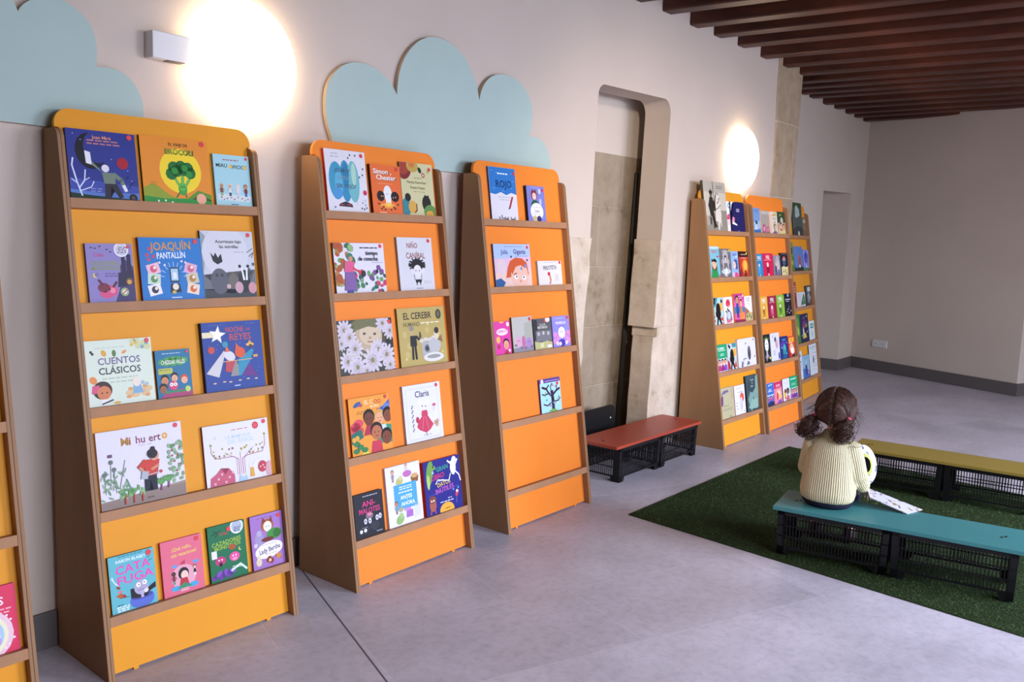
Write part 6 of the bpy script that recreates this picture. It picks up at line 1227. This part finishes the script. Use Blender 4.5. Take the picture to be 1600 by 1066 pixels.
SL2 = {s: [Vector(SH[s][0]) + Vector((-s * .03, 0, .005)), Vector(SH[s][0]) + Vector((s * .012, 0, -.005)), Vector(SH[s][0]).lerp(Vector(SH[s][1]), .55) + Vector((s * .006, -.004, 0)), Vector(SH[s][1]) + Vector((s * .004, -.006, -.012)), Vector(SH[s][1]).lerp(Vector(SH[s][2]), .5) + Vector((0, 0, -.006)), Vector(SH[s][1]).lerp(Vector(SH[s][2]), .88), Vector(SH[s][1]).lerp(Vector(SH[s][2]), .97)] for s in (1, -1)}
for s in (1, -1): tube(bm, SL2[s], [.050, .052, .050, .050, .045, .040, .028], 16)
sw = voxel('sweater', bm, tw.m, person, 0.006, 5)
def rib_value(p):
    best = None
    for s in (1, -1):
        L = SL2[s]
        for a, b in zip(L[1:], L[2:]):
            ab = b - a; t = max(0, min(1, (p - a).dot(ab) / ab.length_squared)); q = a + ab * t; dd = (p - q).length
            if best is None or dd < best[0]: best = (dd, ab.normalized(), p - q)
    tz = max(.03, min(.36, p.z)); k = 0
    r = np.interp(tz, [q[1] for q in TR], [q[2] for q in TR]); ry = np.interp(tz, [q[1] for q in TR], [q[3] for q in TR]); cy = np.interp(tz, [q[1] for q in TR], [q[0] for q in TR])
    dt = abs(math.hypot(p.x / r, (p.y - cy) / ry) - 1) * r
    if best[0] < .060 and abs(best[0] - .048) < dt + .002 and p.z < .305:
        T = best[1]; a = T.cross(Vector((0, 1, .3))).normalized(); b = T.cross(a)
        return math.atan2(best[2].dot(b), best[2].dot(a)) * .048
    return math.atan2(p.x / r, -(p.y - cy) / ry) * .118
ra = sw.data.attributes.new('rib', 'FLOAT', 'POINT')
ra.data.foreach_set('value', np.array([rib_value(v.co) for v in sw.data.vertices], np.float32))

# hair: a cap with combed strands drawn to two bands, and curly bunches
hm = NT('brown_hair'); nz = hm.n('ShaderNodeTexNoise', i={'Scale': 60.0, 'Detail': 3.0}); hm.l(hm.coords(), nz.inputs['Vector'])
hm.l(hm.ramp(nz.outputs['Fac'], [(0.3, srgb('#2a1812')), (0.6, srgb('#4a2d20')), (0.8, srgb('#6a4530'))]), hm.b.inputs['Base Color']); hm.set(Roughness=0.55); hm.b.inputs['Specular IOR Level'].default_value = 0.4
rh = random.Random(21)
bm = bmesh.new()
CR = Vector((.097, .108, .106))
def on_head(az, el, k=1.0):
    return HC + Vector((CR.x * math.cos(el) * math.sin(az), -CR.y * math.cos(el) * math.cos(az), CR.z * math.sin(el))) * k
rings = []
for j in range(14):
    el = -0.55 + j * (PI / 2 + .52) / 13
    row = []
    for q in range(36):
        az = 2 * PI * q / 36 - PI
        # leave the face bare
        e2 = el if abs(az) < 1.75 else max(el, min(.62, -.55 + (abs(az) - 1.75) * 1.6))
        row.append(on_head(az, e2))
    rings.append(row)
loft(bm, rings)
TIE = {1: HC + Vector((.072, -.078, -.018)), -1: HC + Vector((-.090, -.052, -.024))}
BUN = {-1: Vector((-.42, -.25, -.9)).normalized(), 1: Vector((-.34, -.32, -.95)).normalized()}
def strand(bm, pts, r0, r1):
    n = len(pts); tube(bm, pts, [r0 + (r1 - r0) * k / (n - 1) for k in range(n)], 4)
for s in (1, -1):
    for k in range(430):
        u = rh.random()
        # starting point on the parting (crown line from forehead to nape)
        th = -1.5 + u * 3.75     # angle in the sagittal plane, 0 = top, + = back
        p0 = HC + Vector((s * rh.uniform(0, .012), -CR.y * math.sin(th), CR.z * math.cos(th)))
        pts = []
        for q in range(9):
            f = q / 8; p = p0.lerp(TIE[s], f) + Vector((0, 0, .03 * math.sin(f * PI) * (1 if th < 1.2 else 0)))
            dv = p - HC; e = Vector((dv.x / CR.x, dv.y / CR.y, dv.z / CR.z)); e.normalize()
            p = HC + Vector((e.x * CR.x, e.y * CR.y, e.z * CR.z)) * (1.01 + rh.uniform(0, .03) * (1 - f)) + Vector([rh.gauss(0, .0012) for _ in range(3)])
            pts.append(p)
        strand(bm, pts, .0015, .0011)
    # wisps round the hairline
    for k in range(14):
        az = s * rh.uniform(.9, 1.7); p = on_head(az, rh.uniform(-.3, .2), 1.02); d2 = Vector((s * rh.uniform(.2, 1), rh.uniform(-.6, .4), rh.uniform(-1, .2))).normalized()
        strand(bm, [p, p + d2 * .015, p + d2 * .03 + Vector((0, 0, -.006)), p + d2 * .042 + Vector((0, 0, -.016))], .0008, .0004)
    # curly bunch
    dirn = BUN[s]
    for k in range(260):
        L = rh.uniform(.08, .15); sp = Vector([rh.gauss(0, .42), rh.gauss(0, .42), rh.gauss(0, .22)])
        d2 = (dirn + sp).normalized(); a = d2.orthogonal().normalized(); b = d2.cross(a); ph = rh.uniform(0, 6.3); tw_ = rh.uniform(1.0, 2.6); cr = rh.uniform(.007, .019)
        pts = []
        for q in range(13):
            f = q / 12; c = TIE[s] + d2 * L * f + Vector((0, 0, -.03 * f * f)) + dirn * .0
            # bunch turns back in on itself
            c = c.lerp(TIE[s] + dirn * .085, .45 * f * f)
            am = cr * min(1, f * 2.2)
            pts.append(c + a * am * math.cos(ph + tw_ * 2 * PI * f) + b * am * math.sin(ph + tw_ * 2 * PI * f))
        strand(bm, pts, .0016, .0009)
    ellipsoid(bm, TIE[s] + dirn * .064, (.032, .030, .042), seg=12, rings=8)
hair = obj('hair', bm, hm.m, person, smooth=True)
for s in (1, -1):
    bm = bmesh.new(); d2 = BUN[s]; a = d2.orthogonal().normalized(); b = d2.cross(a); c0 = TIE[s] + d2 * .004
    tube(bm, [c0 + (a * math.cos(2 * PI * k / 14) + b * math.sin(2 * PI * k / 14)) * .0085 for k in range(15)], .0042, 8); obj('hair_band', bm, M['pinkband'], person, smooth=True)

# ------------------------------------------------------------------ the book on the child's lap
def sheet(name, fn, nu, nv, th, parent, mat):
    """thin bent sheet from fn(u, v) -> point, with thickness"""
    bm = bmesh.new(); g = [[Vector(fn(i / nu, j / nv)) for j in range(nv + 1)] for i in range(nu + 1)]
    nn = []
    for i in range(nu + 1):
        row = []
        for j in range(nv + 1):
            a = g[min(i + 1, nu)][j] - g[max(i - 1, 0)][j]; b = g[i][min(j + 1, nv)] - g[i][max(j - 1, 0)]; row.append(a.cross(b).normalized())
        nn.append(row)
    top = [[bm.verts.new(g[i][j] + nn[i][j] * th / 2) for j in range(nv + 1)] for i in range(nu + 1)]
    bot = [[bm.verts.new(g[i][j] - nn[i][j] * th / 2) for j in range(nv + 1)] for i in range(nu + 1)]
    for i in range(nu):
        for j in range(nv):
            bm.faces.new((top[i][j], top[i + 1][j], top[i + 1][j + 1], top[i][j + 1])); bm.faces.new((bot[i][j], bot[i][j + 1], bot[i + 1][j + 1], bot[i + 1][j]))
    for i in range(nu):
        bm.faces.new((top[i][0], bot[i][0], bot[i + 1][0], top[i + 1][0])); bm.faces.new((top[i][nv], top[i + 1][nv], bot[i + 1][nv], bot[i][nv]))
    for j in range(nv):
        bm.faces.new((top[0][j], top[0][j + 1], bot[0][j + 1], bot[0][j])); bm.faces.new((top[nu][j], bot[nu][j], bot[nu][j + 1], top[nu][j + 1]))
    return obj(name, bm, mat, parent, smooth=False)
M['paper'] = plain('white_printed_card', '#dad8e6', 0.5, 0.4, 0.01)
def drawn(name, cols):
    """white page with loose drawn patches"""
    t = NT(name); v = t.coords((1, 1, 1))
    a = t.n('ShaderNodeTexNoise', i={'Scale': 38.0, 'Detail': 5.0}); t.l(v, a.inputs['Vector'])
    b = t.n('ShaderNodeTexNoise', i={'Scale': 60.0, 'Detail': 1.0}); t.l(v, b.inputs['Vector'])
    paper = srgb('#cbc9d6')
    r1 = t.ramp(b.outputs['Fac'], [(0.35, srgb(cols[0])), (0.5, srgb(cols[1])), (0.65, srgb(cols[2]))]); 
    k = t.ramp(a.outputs['Fac'], [(0.57, (0, 0, 0)), (0.60, (1, 1, 1))])
    mx = t.n('ShaderNodeMixRGB'); t.l(k, mx.inputs[0]); mx.inputs[1].default_value = (*paper, 1); t.l(r1, mx.inputs[2]); t.l(mx.outputs[0], t.b.inputs['Base Color']); t.set(Roughness=0.45); return t.m
bt = empty('open_picture_book', (4.40, 1.12, 0.30)); tag(bt, 'open white picture book slipping from the child\'s lap onto the teal bench', 'book')
IM = Matrix.Translation(bt.location).inverted()
Q = [Vector((4.405, 1.180, .315)), Vector((4.452, .930, .2490)), Vector((4.332, .968, .2485)), Vector((4.300, 1.135, .300))]
def lay(u, v): 
    p = (Q[0] * (1 - u) + Q[1] * u) * (1 - v) + (Q[3] * (1 - u) + Q[2] * u) * v
    return IM @ p
sheet('cover_board', lay, 6, 4, .004, bt, drawn('drawn_cover', ('#7a8a5a', '#a8785c', '#4a485c')))
# the facing page bulging up beside the sleeve: white margin, green band, dark picture
PC = Vector((4.444, 1.210, .418)); PN = Vector((-.62, -.72, .30)).normalized(); PX = Vector((.76, -.65, 0)).normalized(); PY = PX.cross(PN); PY = PY if PY.z > 0 else -PY
def ringpage(name, r0, r1, mat):
    def fn(u, v):
        a = -PI * .62 + PI * 1.24 * u; r = r0 + (r1 - r0) * v
        return IM @ (PC + PX * (r * .72 * math.cos(a)) + PY * (r * math.sin(a)) + PN * (-.28 * r + .2 * .1))
    return sheet(name, fn, 26, 3, .0014, bt, mat)
ringpage('page_margin', .056, .100, drawn('drawn_page', ('#4a4c5c', '#6a7a8c', '#2c2c3a')))
ringpage('page_band', .038, .056, plain('printed_green', '#a3a83c', 0.5))
ringpage('page_picture', .004, .038, plain('printed_dark', '#08080c', 0.9, 0.05))
